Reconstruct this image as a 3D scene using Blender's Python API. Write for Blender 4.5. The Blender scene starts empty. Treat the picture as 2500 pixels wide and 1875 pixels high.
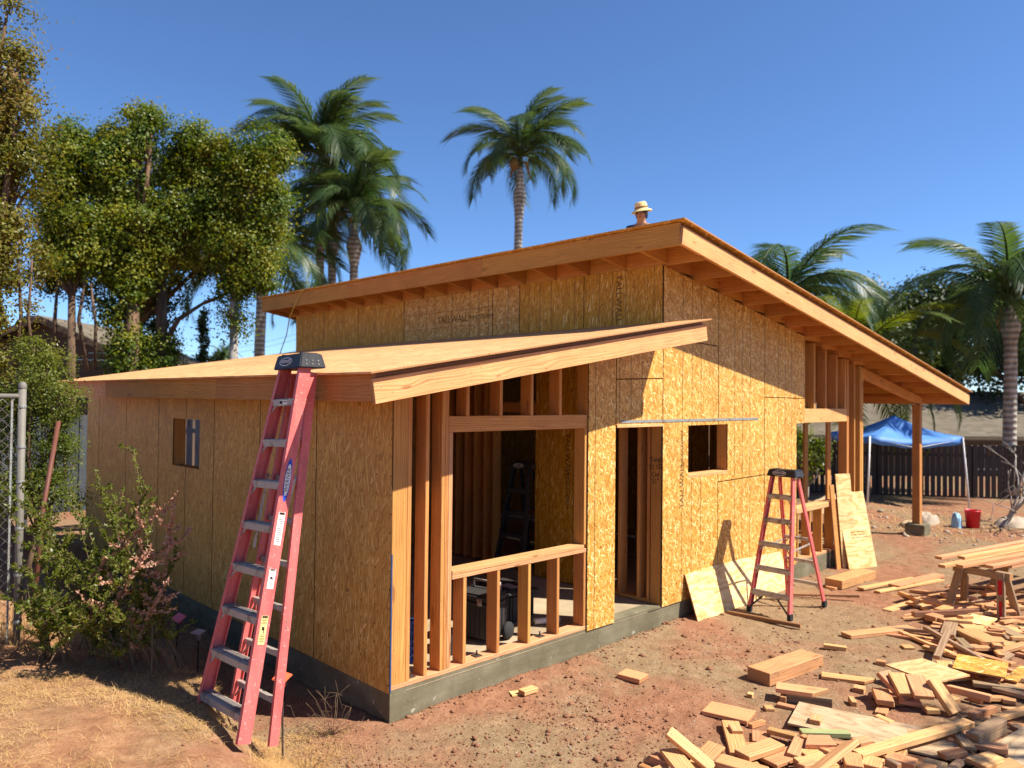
import bpy, bmesh, math, random
import numpy as np
from mathutils import Vector, Matrix, Euler
random.seed(7); rng = np.random.default_rng(7)
R = math.radians
scene = bpy.context.scene
col = scene.collection

# ------------------------------------------------------------------ camera
CAM = Vector((-3.629, -5.0573, 2.6128))
def set_camera():
    yaw, pitch, roll = 0.7763, 0.0189, 0.0101
    f = Vector((math.sin(yaw)*math.cos(pitch), math.cos(yaw)*math.cos(pitch), math.sin(pitch)))
    r = Vector((math.cos(yaw), -math.sin(yaw), 0)); u = r.cross(f)
    rr = r*math.cos(roll) + u*math.sin(roll); uu = u*math.cos(roll) - r*math.sin(roll)
    cd = bpy.data.cameras.new('camera'); co = bpy.data.objects.new('camera', cd); col.objects.link(co)
    m = Matrix((rr, uu, -f)).transposed().to_4x4(); m.translation = CAM
    co.matrix_world = m
    cd.sensor_fit = 'HORIZONTAL'; cd.sensor_width = 36; cd.lens = 36*1858.87/2500
    cd.clip_start = .05; cd.clip_end = 2000
    cd.dof.use_dof = True; cd.dof.focus_distance = 6.2; cd.dof.aperture_fstop = 1.6
    scene.camera = co
set_camera()

# ------------------------------------------------------------------ sky and sun
SUN = Vector((.396, -.6, .869)).normalized()        # towards the sun
SUN_EL = math.asin(SUN.z)
world = bpy.data.worlds.new('World'); scene.world = world; world.use_nodes = True
wn = world.node_tree; wn.nodes.clear()
wo = wn.nodes.new('ShaderNodeOutputWorld'); wb = wn.nodes.new('ShaderNodeBackground')
ws = wn.nodes.new('ShaderNodeTexSky'); ws.sky_type = 'NISHITA'; ws.sun_disc = False
ws.sun_elevation = SUN_EL; ws.sun_rotation = math.atan2(SUN.x, SUN.y)
ws.air_density = 1.0; ws.dust_density = 0.0; ws.ozone_density = 10.0; ws.altitude = 2000
wn.links.new(ws.outputs[0], wb.inputs[0]); wn.links.new(wb.outputs[0], wo.inputs[0])
wb.inputs[1].default_value = 0.09
sl = bpy.data.lights.new('sun', 'SUN'); sl.energy = 5.0; sl.angle = R(.55); sl.color = (1, .93, .82)
so = bpy.data.objects.new('sun', sl); col.objects.link(so)
so.rotation_euler = SUN.to_track_quat('Z', 'Y').to_euler(); so.location = (10, -15, 25)
scene.view_settings.view_transform = 'Standard'; scene.view_settings.look = 'None'
scene.view_settings.exposure = 1.05; scene.view_settings.gamma = 1.0
scene.cycles.max_bounces = 8; scene.cycles.diffuse_bounces = 5

# ------------------------------------------------------------------ node helper
class NT:
    def __init__(s, name, rough=.7, spec=.3, metal=0.):
        s.m = bpy.data.materials.new(name); s.m.use_nodes = True
        s.t = s.m.node_tree; s.b = s.t.nodes['Principled BSDF']
        s.out = s.t.nodes['Material Output']
        s.b.inputs['Roughness'].default_value = rough; s.b.inputs['Metallic'].default_value = metal
        s.b.inputs['Specular IOR Level'].default_value = spec
    def n(s, typ, **kw):
        nd = s.t.nodes.new('ShaderNode'+typ)
        for k, v in kw.items():
            if k.startswith('i_'):
                key = k[2:]; key = int(key) if key.isdigit() else key.replace('_', ' ')
                s.set(nd.inputs[key], v)
            else: setattr(nd, k, v)
        return nd
    def set(s, sock, v):
        if hasattr(v, 'is_linked') or isinstance(v, bpy.types.NodeSocket): s.t.links.new(v, sock)
        else: sock.default_value = v
    def math(s, op, a, b=None, c=None, clamp=False):
        nd = s.t.nodes.new('ShaderNodeMath'); nd.operation = op; nd.use_clamp = clamp
        for i, v in enumerate((a, b, c)):
            if v is not None: s.set(nd.inputs[i], v)
        return nd.outputs[0]
    def vmath(s, op, a, b=None, out=0):
        nd = s.t.nodes.new('ShaderNodeVectorMath'); nd.operation = op
        s.set(nd.inputs[0], a)
        if b is not None: s.set(nd.inputs[1], b)
        return nd.outputs[out]
    def uv(s): return s.n('TexCoord').outputs['UV']
    def obj(s): return s.n('TexCoord').outputs['Object']
    def rand(s): return s.n('ObjectInfo').outputs['Random']
    def map(s, v, scale=(1,1,1), loc=(0,0,0), rot=(0,0,0)):
        nd = s.n('Mapping'); s.set(nd.inputs[0], v); nd.inputs[1].default_value = loc
        nd.inputs[2].default_value = rot; nd.inputs[3].default_value = scale; return nd.outputs[0]
    def noise(s, v, scale=5, detail=3, rough=.55, dist=0, dim='3D', out=0):
        nd = s.n('TexNoise', noise_dimensions=dim); s.set(nd.inputs['Vector'], v)
        nd.inputs['Scale'].default_value = scale; nd.inputs['Detail'].default_value = detail
        nd.inputs['Roughness'].default_value = rough; nd.inputs['Distortion'].default_value = dist
        return nd.outputs[out]
    def vor(s, v, scale=5, feat='F1', out='Distance', dim='2D', rnd=1):
        nd = s.n('TexVoronoi', voronoi_dimensions=dim, feature=feat); s.set(nd.inputs['Vector'], v)
        nd.inputs['Scale'].default_value = scale; nd.inputs['Randomness'].default_value = rnd
        return nd.outputs[out]
    def ramp(s, f, stops, interp='LINEAR'):
        nd = s.n('ValToRGB'); s.set(nd.inputs[0], f); cr = nd.color_ramp; cr.interpolation = interp
        while len(cr.elements) < len(stops): cr.elements.new(.5)
        for e, (p, c) in zip(cr.elements, stops):
            e.position = p; e.color = (*c, 1) if len(c) == 3 else c
        return nd.outputs[0]
    def step(s, f, a, b):
        nd = s.n('MapRange', interpolation_type='SMOOTHSTEP'); s.set(nd.inputs[0], f)
        s.set(nd.inputs[1], a); s.set(nd.inputs[2], b); return nd.outputs[0]
    def mix(s, f, a, b, mode='MIX'):
        nd = s.n('Mix', data_type='RGBA', blend_type=mode); s.set(nd.inputs[0], f)
        for i, v in ((6, a), (7, b)):
            if isinstance(v, tuple): v = (*v, 1) if len(v) == 3 else v
            s.set(nd.inputs[i], v)
        return nd.outputs[2]
    def sep(s, v): return s.n('SeparateXYZ', i_0=v).outputs
    def comb(s, x, y, z=0.): 
        nd = s.n('CombineXYZ'); s.set(nd.inputs[0], x); s.set(nd.inputs[1], y); s.set(nd.inputs[2], z); return nd.outputs[0]
    def hsv(s, c, h=.5, sa=1., v=1.):
        nd = s.n('HueSaturation'); s.set(nd.inputs[0], h); s.set(nd.inputs[1], sa); s.set(nd.inputs[2], v); s.set(nd.inputs[4], c); return nd.outputs[0]
    def color(s, c):
        if isinstance(c, tuple): s.b.inputs['Base Color'].default_value = (*c, 1)
        else: s.set(s.b.inputs['Base Color'], c)
    def rough(s, r): s.set(s.b.inputs['Roughness'], r)
    def bump(s, h, strength=.3, dist=.01):
        nd = s.n('Bump'); nd.inputs['Strength'].default_value = strength; nd.inputs['Distance'].default_value = dist
        s.set(nd.inputs['Height'], h); s.set(s.b.inputs['Normal'], nd.outputs[0])

def plain(name, c, rough=.6, spec=.3, metal=0., var=.12, scale=18):
    t = NT(name, rough, spec, metal); o = t.obj()
    f = t.noise(o, scale, 4); g = t.noise(o, scale*7, 2)
    k = t.math('ADD', t.math('MULTIPLY', f, 2*var), t.math('MULTIPLY', g, var)); k = t.math('ADD', k, 1-1.5*var)
    t.color(t.hsv(t.mix(0., (*c,), (*c,)), .5, 1., k)); t.rough(t.math('ADD', t.math('MULTIPLY', f, .25), rough-.12, clamp=True))
    return t.m

def wood(name, light, mid, dark, gscale=1., knot=.5, knotc=(.22,.08,.025), rough=.65, huevar=.009, valvar=.24, stain=None):
    t = NT(name, rough, .25); uv = t.uv(); r = t.rand()
    off = t.comb(t.math('MULTIPLY', r, 37.3), t.math('MULTIPLY', r, 11.7))
    p = t.vmath('ADD', uv, off); x, y, _ = t.sep(p)
    w = t.noise(t.comb(t.math('MULTIPLY', x, 1.3), t.math('MULTIPLY', y, 4.)), 1., 2)
    # knots pull the grain round them
    kd = t.vor(t.comb(t.math('MULTIPLY', x, 1.5), t.math('MULTIPLY', y, 5.5)), 1., 'F1')
    kc = t.vor(t.comb(t.math('MULTIPLY', x, 1.5), t.math('MULTIPLY', y, 5.5)), 1., 'F1', 'Color')
    ks = t.math('GREATER_THAN', t.sep(kc)[0], 1-knot)
    pull = t.math('MULTIPLY', t.math('MULTIPLY', t.step(kd, .42, .04), ks), .028)
    yy = t.math('ADD', t.math('ADD', y, t.math('MULTIPLY', w, .055)), pull)
    g1 = t.noise(t.comb(t.math('MULTIPLY', x, 1.1*gscale), t.math('MULTIPLY', yy, 75*gscale)), 1., 4, .6)
    g2 = t.noise(t.comb(t.math('MULTIPLY', x, 6), t.math('MULTIPLY', yy, 320)), 1., 2)
    wv = t.n('TexWave', wave_type='BANDS', bands_direction='Y'); t.set(wv.inputs[0], t.comb(t.math('MULTIPLY', x, .06), yy))
    wv.inputs['Scale'].default_value = 14*gscale; wv.inputs['Distortion'].default_value = 9.; wv.inputs['Detail'].default_value = 2; wv.inputs['Detail Scale'].default_value = 1.2
    f = t.math('ADD', t.math('MULTIPLY', g1, .55), t.math('MULTIPLY', wv.outputs['Fac'], .2)); f = t.math('ADD', f, t.math('MULTIPLY', g2, .22))
    c = t.ramp(f, [(.2, dark), (.45, mid), (.72, light)])
    blot = t.noise(p, 2.3, 3); c = t.hsv(c, .5, 1., t.math('ADD', t.math('MULTIPLY', blot, .5), .75))
    kr = t.math('ADD', .03, t.math('MULTIPLY', t.math('POWER', t.sep(kc)[1], 2.), .15)); kn = t.math('MULTIPLY', t.step(kd, kr, t.math('MULTIPLY', kr, .5)), ks)
    ring = t.math('MULTIPLY', t.math('SINE', t.math('MULTIPLY', kd, 190)), .2)
    c = t.mix(t.math('MULTIPLY', kn, t.math('ADD', .6, ring)), c, knotc)
    dm_ = t.step(t.noise(t.comb(t.math('MULTIPLY', x, 2.2), t.math('MULTIPLY', y, 5)), 1., 5, .7), .54, .74); c = t.mix(t.math('MULTIPLY', dm_, .3), c, (.20,.10,.05))
    if stain:
        sm = t.step(t.noise(t.comb(t.math('MULTIPLY', x, 3), t.math('MULTIPLY', y, 7)), 1., 5, .7), .55, .7); c = t.mix(t.math('MULTIPLY', sm, .6), c, stain)
    c = t.hsv(c, t.math('ADD', .5-huevar, t.math('MULTIPLY', r, 2*huevar)), 1., t.math('ADD', 1-valvar/2, t.math('MULTIPLY', t.math('FRACT', t.math('MULTIPLY', r, 7.31)), valvar)))
    # nail heads, sparse and small
    nd = t.vor(p, 6.5, 'F1'); c = t.mix(t.math('MULTIPLY', t.step(nd, .035, .02), .75), c, (.05,.03,.02))
    t.color(c); t.bump(t.math('ADD', t.math('MULTIPLY', g1, .7), t.math('MULTIPLY', g2, .5)), .25, .004)
    t.rough(t.math('ADD', t.math('MULTIPLY', g1, .25), rough-.1))
    return t.m

def endgrain(name, c1, c2):
    t = NT(name, .8, .15); r = t.rand(); p = t.vmath('ADD', t.uv(), t.comb(t.math('MULTIPLY', r, .12), t.math('ADD', .05, t.math('MULTIPLY', r, -.1))))
    p2 = t.vmath('MULTIPLY', p, (1, 1, 0)); ln = t.n('VectorMath', operation='LENGTH'); t.set(ln.inputs[0], p2)
    ring = t.math('SINE', t.math('MULTIPLY', t.math('ADD', ln.outputs['Value'], t.math('MULTIPLY', t.noise(p, 20, 2), .01)), 900))
    f = t.math('ADD', t.math('MULTIPLY', ring, .25), t.noise(p, 60, 3)); t.color(t.ramp(f, [(.2, c1), (.8, c2)])); return t.m

def osb(name, rots, lines=True, tone=1., nails=True, sat=1.05, lop=.8):
    t = NT(name, .6, .3); uv = t.uv(); x, y, _ = t.sep(uv)
    wz = t.noise(uv, 2.5, 2, out=1); wu = t.vmath('ADD', uv, t.vmath('MULTIPLY', t.vmath('SUBTRACT', wz, (.5,.5,.5)), (.018,.018,0)))
    tone_f = None; edge_f = None
    for i, (rot, sx, sy, th, *br) in enumerate(rots):
        q = t.map(wu, (sx, sy, 1), (i*3.7, i*1.9, 0), (0, 0, 0)); q0 = t.n('VectorRotate', rotation_type='Z_AXIS'); t.set(q0.inputs['Vector'], wu); q0.inputs['Angle'].default_value = R(rot)
        q = t.map(q0.outputs[0], (sx, sy, 1), (i*3.7, i*1.9, 0))
        cc = t.sep(t.vor(q, 1., 'F1', 'Color')); ed = t.vor(q, 1., 'DISTANCE_TO_EDGE'); fl = t.noise(t.map(q0.outputs[0], (sx*.6, sy*5, 1)), 1., 2)
        v = t.math('ADD', t.math('MULTIPLY', cc[0], .68), t.math('ADD', -.02, t.math('MULTIPLY', fl, .34)))
        if br: v = t.math('ADD', .69, t.math('MULTIPLY', cc[0], .27))
        e = t.step(ed, .0, .09)
        if tone_f is None: tone_f, edge_f = v, e
        else:
            k = t.math('GREATER_THAN', cc[1], th)
            tone_f = t.n('Mix', i_0=k, i_2=tone_f, i_3=v).outputs[0]; edge_f = t.n('Mix', i_0=k, i_2=edge_f, i_3=e).outputs[0]
    c = t.ramp(tone_f, [(.05, (.30,.13,.025)), (.3, (.45,.22,.05)), (.58, (.54,.285,.07)), (.76, (.62,.365,.11)), (.88, (.74,.50,.20)), (1., (.88,.71,.38))])
    c = t.mix(t.math('MULTIPLY', t.math('SUBTRACT', 1., edge_f), .38), c, (.20,.09,.025))
    big = t.noise(uv, 1.1, 3); c = t.hsv(c, .5, sat, t.math('MULTIPLY', t.math('ADD', .78, t.math('MULTIPLY', big, .42)), tone))
    if lines:
        f1 = t.math('DIVIDE', t.math('SUBTRACT', x, 3.762), 1.2192); brk = t.step(t.noise(uv, 7, 2), .30, .42); ln = None
        for k_ in (3., 2.):     # printed stud lines at 16 and 24 inches
            w_ = t.math('ABSOLUTE', t.math('SUBTRACT', t.math('FRACT', t.math('MULTIPLY', f1, k_)), .5)); s_ = t.step(w_, .5-.0075*k_, .5-.0040*k_); ln = s_ if ln is None else t.math('MAXIMUM', ln, s_)
        c = t.mix(t.math('MULTIPLY', t.math('MULTIPLY', ln, brk), lop), c, (.07,.032,.012))
        if nails:
            gx = t.math('ABSOLUTE', t.math('SUBTRACT', t.math('FRACT', t.math('DIVIDE', x, .2032)), .5)); gy = t.math('ABSOLUTE', t.math('SUBTRACT', t.math('FRACT', t.math('ADD', t.math('DIVIDE', y, .152), t.math('MULTIPLY', t.noise(t.comb(t.math('ROUND', t.math('DIVIDE', x, .2032)), 0), 1., 0), 4))), .5))
            c = t.mix(t.math('MULTIPLY', t.math('MULTIPLY', t.step(gx, .455, .475), t.step(gy, .43, .46)), .75), c, (.05,.02,.01))
    t.color(c); t.bump(t.math('ADD', tone_f, t.math('MULTIPLY', edge_f, .8)), .22, .004)
    t.rough(t.math('ADD', .42, t.math('MULTIPLY', tone_f, .25)))
    return t.m

def plywood(name, light, mid, dark, gs=1., stain=.3, hv=.1):
    t = NT(name, .65, .25); r = t.rand(); p = t.vmath('ADD', t.uv(), t.comb(t.math('MULTIPLY', r, 17.), t.math('MULTIPLY', r, 9.))); x, y, _ = t.sep(p)
    w = t.noise(t.comb(t.math('MULTIPLY', x, 1.2), t.math('MULTIPLY', y, 3.5)), 1., 3)
    f0 = t.math('ADD', t.math('MULTIPLY', y, 5.5*gs), t.math('MULTIPLY', w, 7.))
    band = t.math('ABSOLUTE', t.math('SUBTRACT', t.math('FRACT', f0), .5))
    g = t.noise(t.comb(t.math('MULTIPLY', x, 2), t.math('MULTIPLY', y, 140)), 1., 3)
    f = t.math('ADD', t.math('MULTIPLY', band, .9), t.math('MULTIPLY', g, .5))
    c = t.ramp(f, [(.18, dark), (.36, mid), (.7, light)])
    bl = t.noise(p, 1.8, 4); c = t.hsv(c, .5, 1., t.math('ADD', .8, t.math('MULTIPLY', bl, .4)))
    c = t.hsv(c, .5, 1., t.math('ADD', .9, t.math('MULTIPLY', r, .2))); st = t.step(t.noise(p, 4.2, 5, .65), .56, .72); c = t.mix(t.math('MULTIPLY', st, stain), c, dark)
    sp = t.vor(p, 7, 'F1'); c = t.mix(t.math('MULTIPLY', t.step(sp, .06, .03), .7), c, (.08,.04,.02))
    t.color(c); t.bump(g, .15, .003); return t.m

def leafmat(name, cols, trans=.35, rough=.45, spec=.22):
    t = NT(name, rough, spec); g = t.n('NewGeometry'); ri = g.outputs['Random Per Island']
    big = t.noise(t.obj(), .9, 2); f = t.math('ADD', t.math('MULTIPLY', ri, .45), t.math('MULTIPLY', t.math('SUBTRACT', big, .5), 1.3), clamp=False); f = t.math('ADD', f, .27)
    n = len(cols); c = t.ramp(f, [(i/(n-1), cc) for i, cc in enumerate(cols)])
    t.color(c)
    tr = t.n('BsdfTranslucent'); t.set(tr.inputs[0], t.hsv(c, .49, 1.15, 1.5)); mx = t.n('MixShader'); mx.inputs[0].default_value = trans
    t.t.links.new(t.b.outputs[0], mx.inputs[1]); t.t.links.new(tr.outputs[0], mx.inputs[2]); t.t.links.new(mx.outputs[0], t.out.inputs[0])
    return t.m

M = {}
M['fir'] = wood('fir_framing', (.60,.31,.10), (.48,.215,.055), (.33,.125,.025), knot=.35)
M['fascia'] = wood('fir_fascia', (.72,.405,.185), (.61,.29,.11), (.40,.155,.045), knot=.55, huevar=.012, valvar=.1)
M['fasciadark'] = wood('fir_fascia_shaded', (.50,.24,.065), (.40,.17,.038), (.26,.095,.02), knot=.4, huevar=.012, valvar=.1)  # fascia fir again, with the shade of the sunless eaves in its colour
M['pine'] = wood('pine_offcut', (.69,.395,.19), (.57,.285,.12), (.38,.16,.055), knot=.3, huevar=.012, valvar=.3)
M['offfir'] = wood('fir_offcut', (.62,.34,.165), (.51,.245,.10), (.33,.135,.045), knot=.35, huevar=.012, valvar=.25)
M['rough'] = wood('rough_sawn_fir', (.60,.33,.15), (.48,.235,.095), (.30,.13,.05), knot=.2, stain=(.19,.10,.055))
M['grey'] = wood('grey_stained_wood', (.36,.25,.15), (.26,.165,.09), (.14,.085,.045), knot=.4, stain=(.12,.08,.05))
M['green'] = wood('green_stained_wood', (.42,.44,.20), (.33,.35,.14), (.2,.22,.08), knot=.1)
M['brown'] = wood('dark_brown_wood', (.30,.15,.07), (.22,.10,.045), (.13,.055,.025), knot=.2)
M['end'] = endgrain('end_grain', (.30,.13,.05), (.50,.27,.12))
M['osbedge'] = plain('osb_sheet_edge', (.09,.045,.016), .9, .1)
M['osb'] = osb('osb_sheathing', [(66, 17, 75, 0), (30, 15, 62, .5), (118, 15, 70, .6), (60, 19, 82, .88, 1), (20, 20, 86, .91, 1), (105, 19, 84, .91, 1)], tone=1.06, sat=1.05, lop=.7)
M['osbv'] = osb('osb_sheathing_upright', [(89, 10, 105, 0), (80, 9, 85, .4), (99, 9, 92, .55), (50, 13, 60, .88), (84, 13, 85, .92, 1)], tone=1.08, sat=1.12, lop=.5)
M['osbleft'] = osb('osb_sheathing_left_wall', [(89, 10, 105, 0), (80, 9, 85, .4), (99, 9, 92, .55), (50, 13, 60, .88), (70, 11, 70, .9)], tone=1.2, sat=1.02, lop=.0)  # raised tone puts bounced light on this wall into the colour
M['osbflat'] = osb('osb_offcut', [(20, 17, 72, 0), (65, 15, 62, .45), (130, 15, 64, .6), (40, 13, 55, .85, 1)], lines=False, tone=1.08)
M['deck'] = plywood('roof_deck_plywood', (.66,.36,.16), (.58,.29,.115), (.44,.20,.07), .35, .12)
M['ply'] = plywood('plywood_sheet', (.80,.58,.28), (.68,.44,.17), (.43,.21,.065), 1., .15)
M['plytan'] = plywood('plywood_tan', (.64,.38,.185), (.56,.30,.13), (.43,.205,.08), .5, .2)
M['plygrey'] = plywood('plywood_dusty', (.46,.33,.20), (.38,.26,.145), (.25,.16,.085), .5, .4)
def concrete():
    t = NT('concrete', .85, .2); o = t.obj(); n1 = t.noise(o, 3, 5, .65); n2 = t.noise(o, 40, 3); n3 = t.noise(t.map(o, (1,1,9)), 1.5, 4)
    c = t.ramp(t.math('ADD', t.math('MULTIPLY', n1, .7), t.math('MULTIPLY', n3, .35)), [(.25, (.085,.072,.04)), (.5, (.145,.125,.075)), (.75, (.23,.20,.13))])
    c = t.mix(t.math('MULTIPLY', t.step(n2, .62, .7), .35), c, (.36,.33,.26)); c = t.mix(t.step(t.noise(o, 7, 4, .7), .64, .7), c, (.38,.35,.28))
    t.color(c); t.bump(t.math('ADD', n1, t.math('MULTIPLY', n2, .3)), .4, .01); return t.m
M['conc'] = concrete()
t = NT('slab_floor', .75, .3); o = t.obj(); t.color(t.ramp(t.noise(o, 2.2, 5, .6), [(.3, (.27,.20,.12)), (.7, (.45,.36,.235))])); t.bump(t.noise(o, 25, 3), .1); M['slab'] = t.m
def fiberglass():
    t = NT('red_fibreglass', .5, .35); o = t.obj(); n = t.noise(o, 260, 2); n2 = t.noise(t.map(o, (1,1,.2)), 12, 4)
    c = t.ramp(t.math('ADD', t.math('MULTIPLY', n, .45), t.math('MULTIPLY', n2, .55)), [(.3, (.50,.075,.07)), (.52, (.60,.125,.11)), (.75, (.68,.20,.17))])
    sc = t.step(t.noise(o, 35, 4, .7), .60, .66); c = t.mix(t.math('MULTIPLY', sc, .4), c, (.72,.5,.44)); dr = t.step(t.noise(t.map(o, (1,1,.35)), 6, 5, .7), .52, .70); c = t.mix(t.math('MULTIPLY', dr, .45), c, (.26,.06,.045)); t.color(c); t.bump(n, .08, .001); return t.m
M['red'] = fiberglass()
def alu(name, c, rough, metal=.85):
    t = NT(name, rough, .5, metal); o = t.obj(); n = t.noise(t.map(o, (1, 30, 1)), 6, 3); n2 = t.noise(o, 9, 5, .7)
    t.color(t.mix(t.step(n2, .5, .66), t.hsv(t.mix(0., c, c), .5, 1., t.math('ADD', .75, t.math('MULTIPLY', n, .5))), (.20,.14,.10))); t.rough(t.math('ADD', rough-.1, t.math('MULTIPLY', n2, .3))); return t.m
M['alu'] = alu('dusty_aluminium', (.40,.35,.30), .55, .3)
M['galv'] = alu('galvanised_steel', (.30,.31,.29), .5, .4)
M['black'] = plain('black_plastic', (.018,.018,.02), .45, .4, var=.25)
M['blackdust'] = plain('dusty_black_plastic', (.035,.032,.03), .6, .3, var=.4, scale=7)
M['rubber'] = plain('rubber_foot', (.03,.03,.03), .8, .2)
M['orange'] = plain('orange_plastic', (.80,.13,.05), .45, .35)
M['pinkplastic'] = plain('faded_pink_plastic', (.75,.16,.20), .5, .35)
M['paleplastic'] = plain('sun_faded_plastic', (.52,.36,.31), .6, .3)
M['rust'] = plain('rusty_painted_steel', (.13,.045,.028), .6, .3, var=.3, scale=9)
M['rebar'] = plain('rebar_steel', (.07,.045,.035), .7, .4, .3, var=.3)
M['ink'] = plain('printed_ink', (.035,.02,.012), .8, .1)
M['fadedink'] = plain('faded_printed_ink', (.13,.07,.025), .8, .1, var=.3, scale=30)
M['whitelabel'] = plain('white_label', (.72,.70,.66), .5, .3, var=.06)
M['yellowlabel'] = plain('yellow_label', (.62,.55,.22), .5, .3)
M['blue'] = plain('blue_print', (.02,.07,.42), .5, .3)
M['bluepaint'] = plain('blue_edge_paint', (.03,.06,.16), .6, .2)
M['white'] = plain('white_paint', (.72,.70,.66), .5, .3)
M['bluebin'] = plain('blue_plastic', (.03,.10,.35), .5, .3)
M['pvc'] = plain('white_pvc', (.70,.68,.64), .4, .4)
M['redbucket'] = plain('red_plastic', (.62,.02,.03), .4, .4)
M['cyan'] = plain('light_blue_cloth', (.30,.50,.62), .8, .1)
M['cordyel'] = plain('yellow_cord', (.50,.36,.06), .6, .2)
M['straw_hat'] = plain('straw_hat', (.72,.55,.25), .8, .1)
M['skin'] = plain('skin', (.34,.17,.10), .5, .3)
M['shirt'] = plain('dark_blue_cloth', (.03,.045,.09), .85, .1)
M['denim'] = plain('denim', (.05,.08,.16), .9, .1)
M['canvas'] = plain('blue_canopy_cloth', (.08,.23,.56), .6, .3, var=.15, scale=3)
M['wire'] = plain('dark_wire', (.05,.05,.05), .6, .2)
M['burlap'] = plain('burlap', (.42,.30,.18), .9, .1)
M['trash'] = plain('pale_scrap', (.36,.29,.22), .8, .1)
M['leafL'] = leafmat('vine_leaf', [(.016,.042,.006), (.045,.09,.011), (.115,.155,.015), (.215,.215,.02), (.32,.275,.03)], trans=.4)
M['leafE'] = leafmat('mixed_dry_leaf', [(.03,.05,.008), (.08,.10,.014), (.15,.145,.02), (.19,.15,.035), (.26,.13,.06)])
M['leafS'] = leafmat('shrub_leaf', [(.05,.08,.014), (.10,.135,.02), (.17,.19,.035), (.28,.27,.07)], trans=.45, rough=.35)
M['leafD'] = leafmat('dry_pink_leaf', [(.32,.14,.08), (.46,.24,.15), (.58,.36,.25), (.40,.26,.11)])
M['leafB'] = leafmat('background_leaf', [(.012,.024,.006), (.025,.042,.009), (.05,.075,.016), (.10,.11,.025)])
M['leafdark'] = leafmat('dark_understorey_leaf', [(.010,.020,.004), (.02,.035,.006), (.045,.058,.009), (.085,.085,.014)])
M['palm'] = leafmat('palm_leaf', [(.025,.055,.018), (.045,.085,.026), (.08,.12,.036), (.16,.17,.05)], rough=.42, spec=.3, trans=.4)
M['palmyellow'] = leafmat('yellow_green_palm_leaf', [(.05,.085,.014), (.08,.12,.018), (.13,.16,.025), (.20,.21,.035)], trans=.38)
M['palmdry'] = leafmat('dry_palm_leaf', [(.18,.10,.03), (.28,.17,.06), (.35,.22,.08)])
t = NT('bark', .9, .1); o = t.obj(); t.color(t.ramp(t.noise(t.map(o, (1,1,.25)), 9, 5, .65), [(.3, (.045,.03,.02)), (.7, (.17,.105,.065))])); t.bump(t.noise(t.map(o, (1,1,.25)), 14, 4), .6, .03); M['bark'] = t.m
t = NT('pale_bark', .9, .1); o = t.obj(); t.color(t.ramp(t.noise(t.map(o, (1,1,.25)), 9, 5, .65), [(.3, (.22,.19,.16)), (.7, (.42,.38,.33))])); M['palebark'] = t.m
t = NT('palm_trunk', .85, .15); o = t.obj(); x, y, z = t.sep(o); rg = t.math('SINE', t.math('ADD', t.math('MULTIPLY', z, 38), t.math('MULTIPLY', t.noise(o, 2, 2), 3)))
t.color(t.ramp(t.math('ADD', t.math('MULTIPLY', rg, .22), t.noise(t.map(o, (1,1,.4)), 5, 4)), [(.2, (.17,.14,.11)), (.55, (.33,.29,.24)), (.8, (.50,.46,.40))])); t.bump(rg, .4, .03); M['palmtrunk'] = t.m
t = NT('shingle', .9, .1); o = t.obj(); x, y, z = t.sep(t.uv()); b = t.math('FRACT', t.math('MULTIPLY', y, 6)); cc = t.sep(t.vor(t.comb(t.math('MULTIPLY', x, 3), t.math('MULTIPLY', y, 6)), 1., 'F1', 'Color'))[0]
c = t.ramp(cc, [(0, (.115,.095,.068)), (1, (.165,.14,.105))]); t.color(t.mix(t.math('MULTIPLY', t.step(b, .12, .0), .6), c, (.07,.06,.05))); t.bump(t.math('ADD', cc, b), .4, .02); M['shingle'] = t.m
M['siding'] = wood('old_siding', (.12,.085,.055), (.09,.062,.04), (.05,.034,.022), knot=.1)
M['darkfence'] = wood('dark_fence_board', (.075,.055,.042), (.05,.037,.03), (.028,.02,.016), knot=.2)
M['greyfence'] = wood('grey_fence_board', (.085,.095,.11), (.06,.068,.08), (.03,.034,.04), knot=.2)
M['palefence'] = wood('pale_fence_board', (.50,.47,.42), (.40,.37,.33), (.26,.23,.20), knot=.2)
M['stucco'] = plain('dark_stucco', (.16,.12,.085), .9, .1, var=.2)
M['chain'] = alu('chain_link', (.24,.22,.19), .6, .4)
M['fpost'] = plain('galvanised_post', (.17,.155,.13), .65, .3, .1, var=.25, scale=6)
M['redpaint'] = plain('red_spray_paint', (.45,.02,.02), .7, .1)
M['strawblade'] = leafmat('dry_straw', [(.34,.19,.07), (.46,.28,.11), (.58,.38,.16), (.66,.48,.25)], trans=.15)
M['twig'] = plain('dry_twig', (.17,.11,.065), .9, .1)
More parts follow.
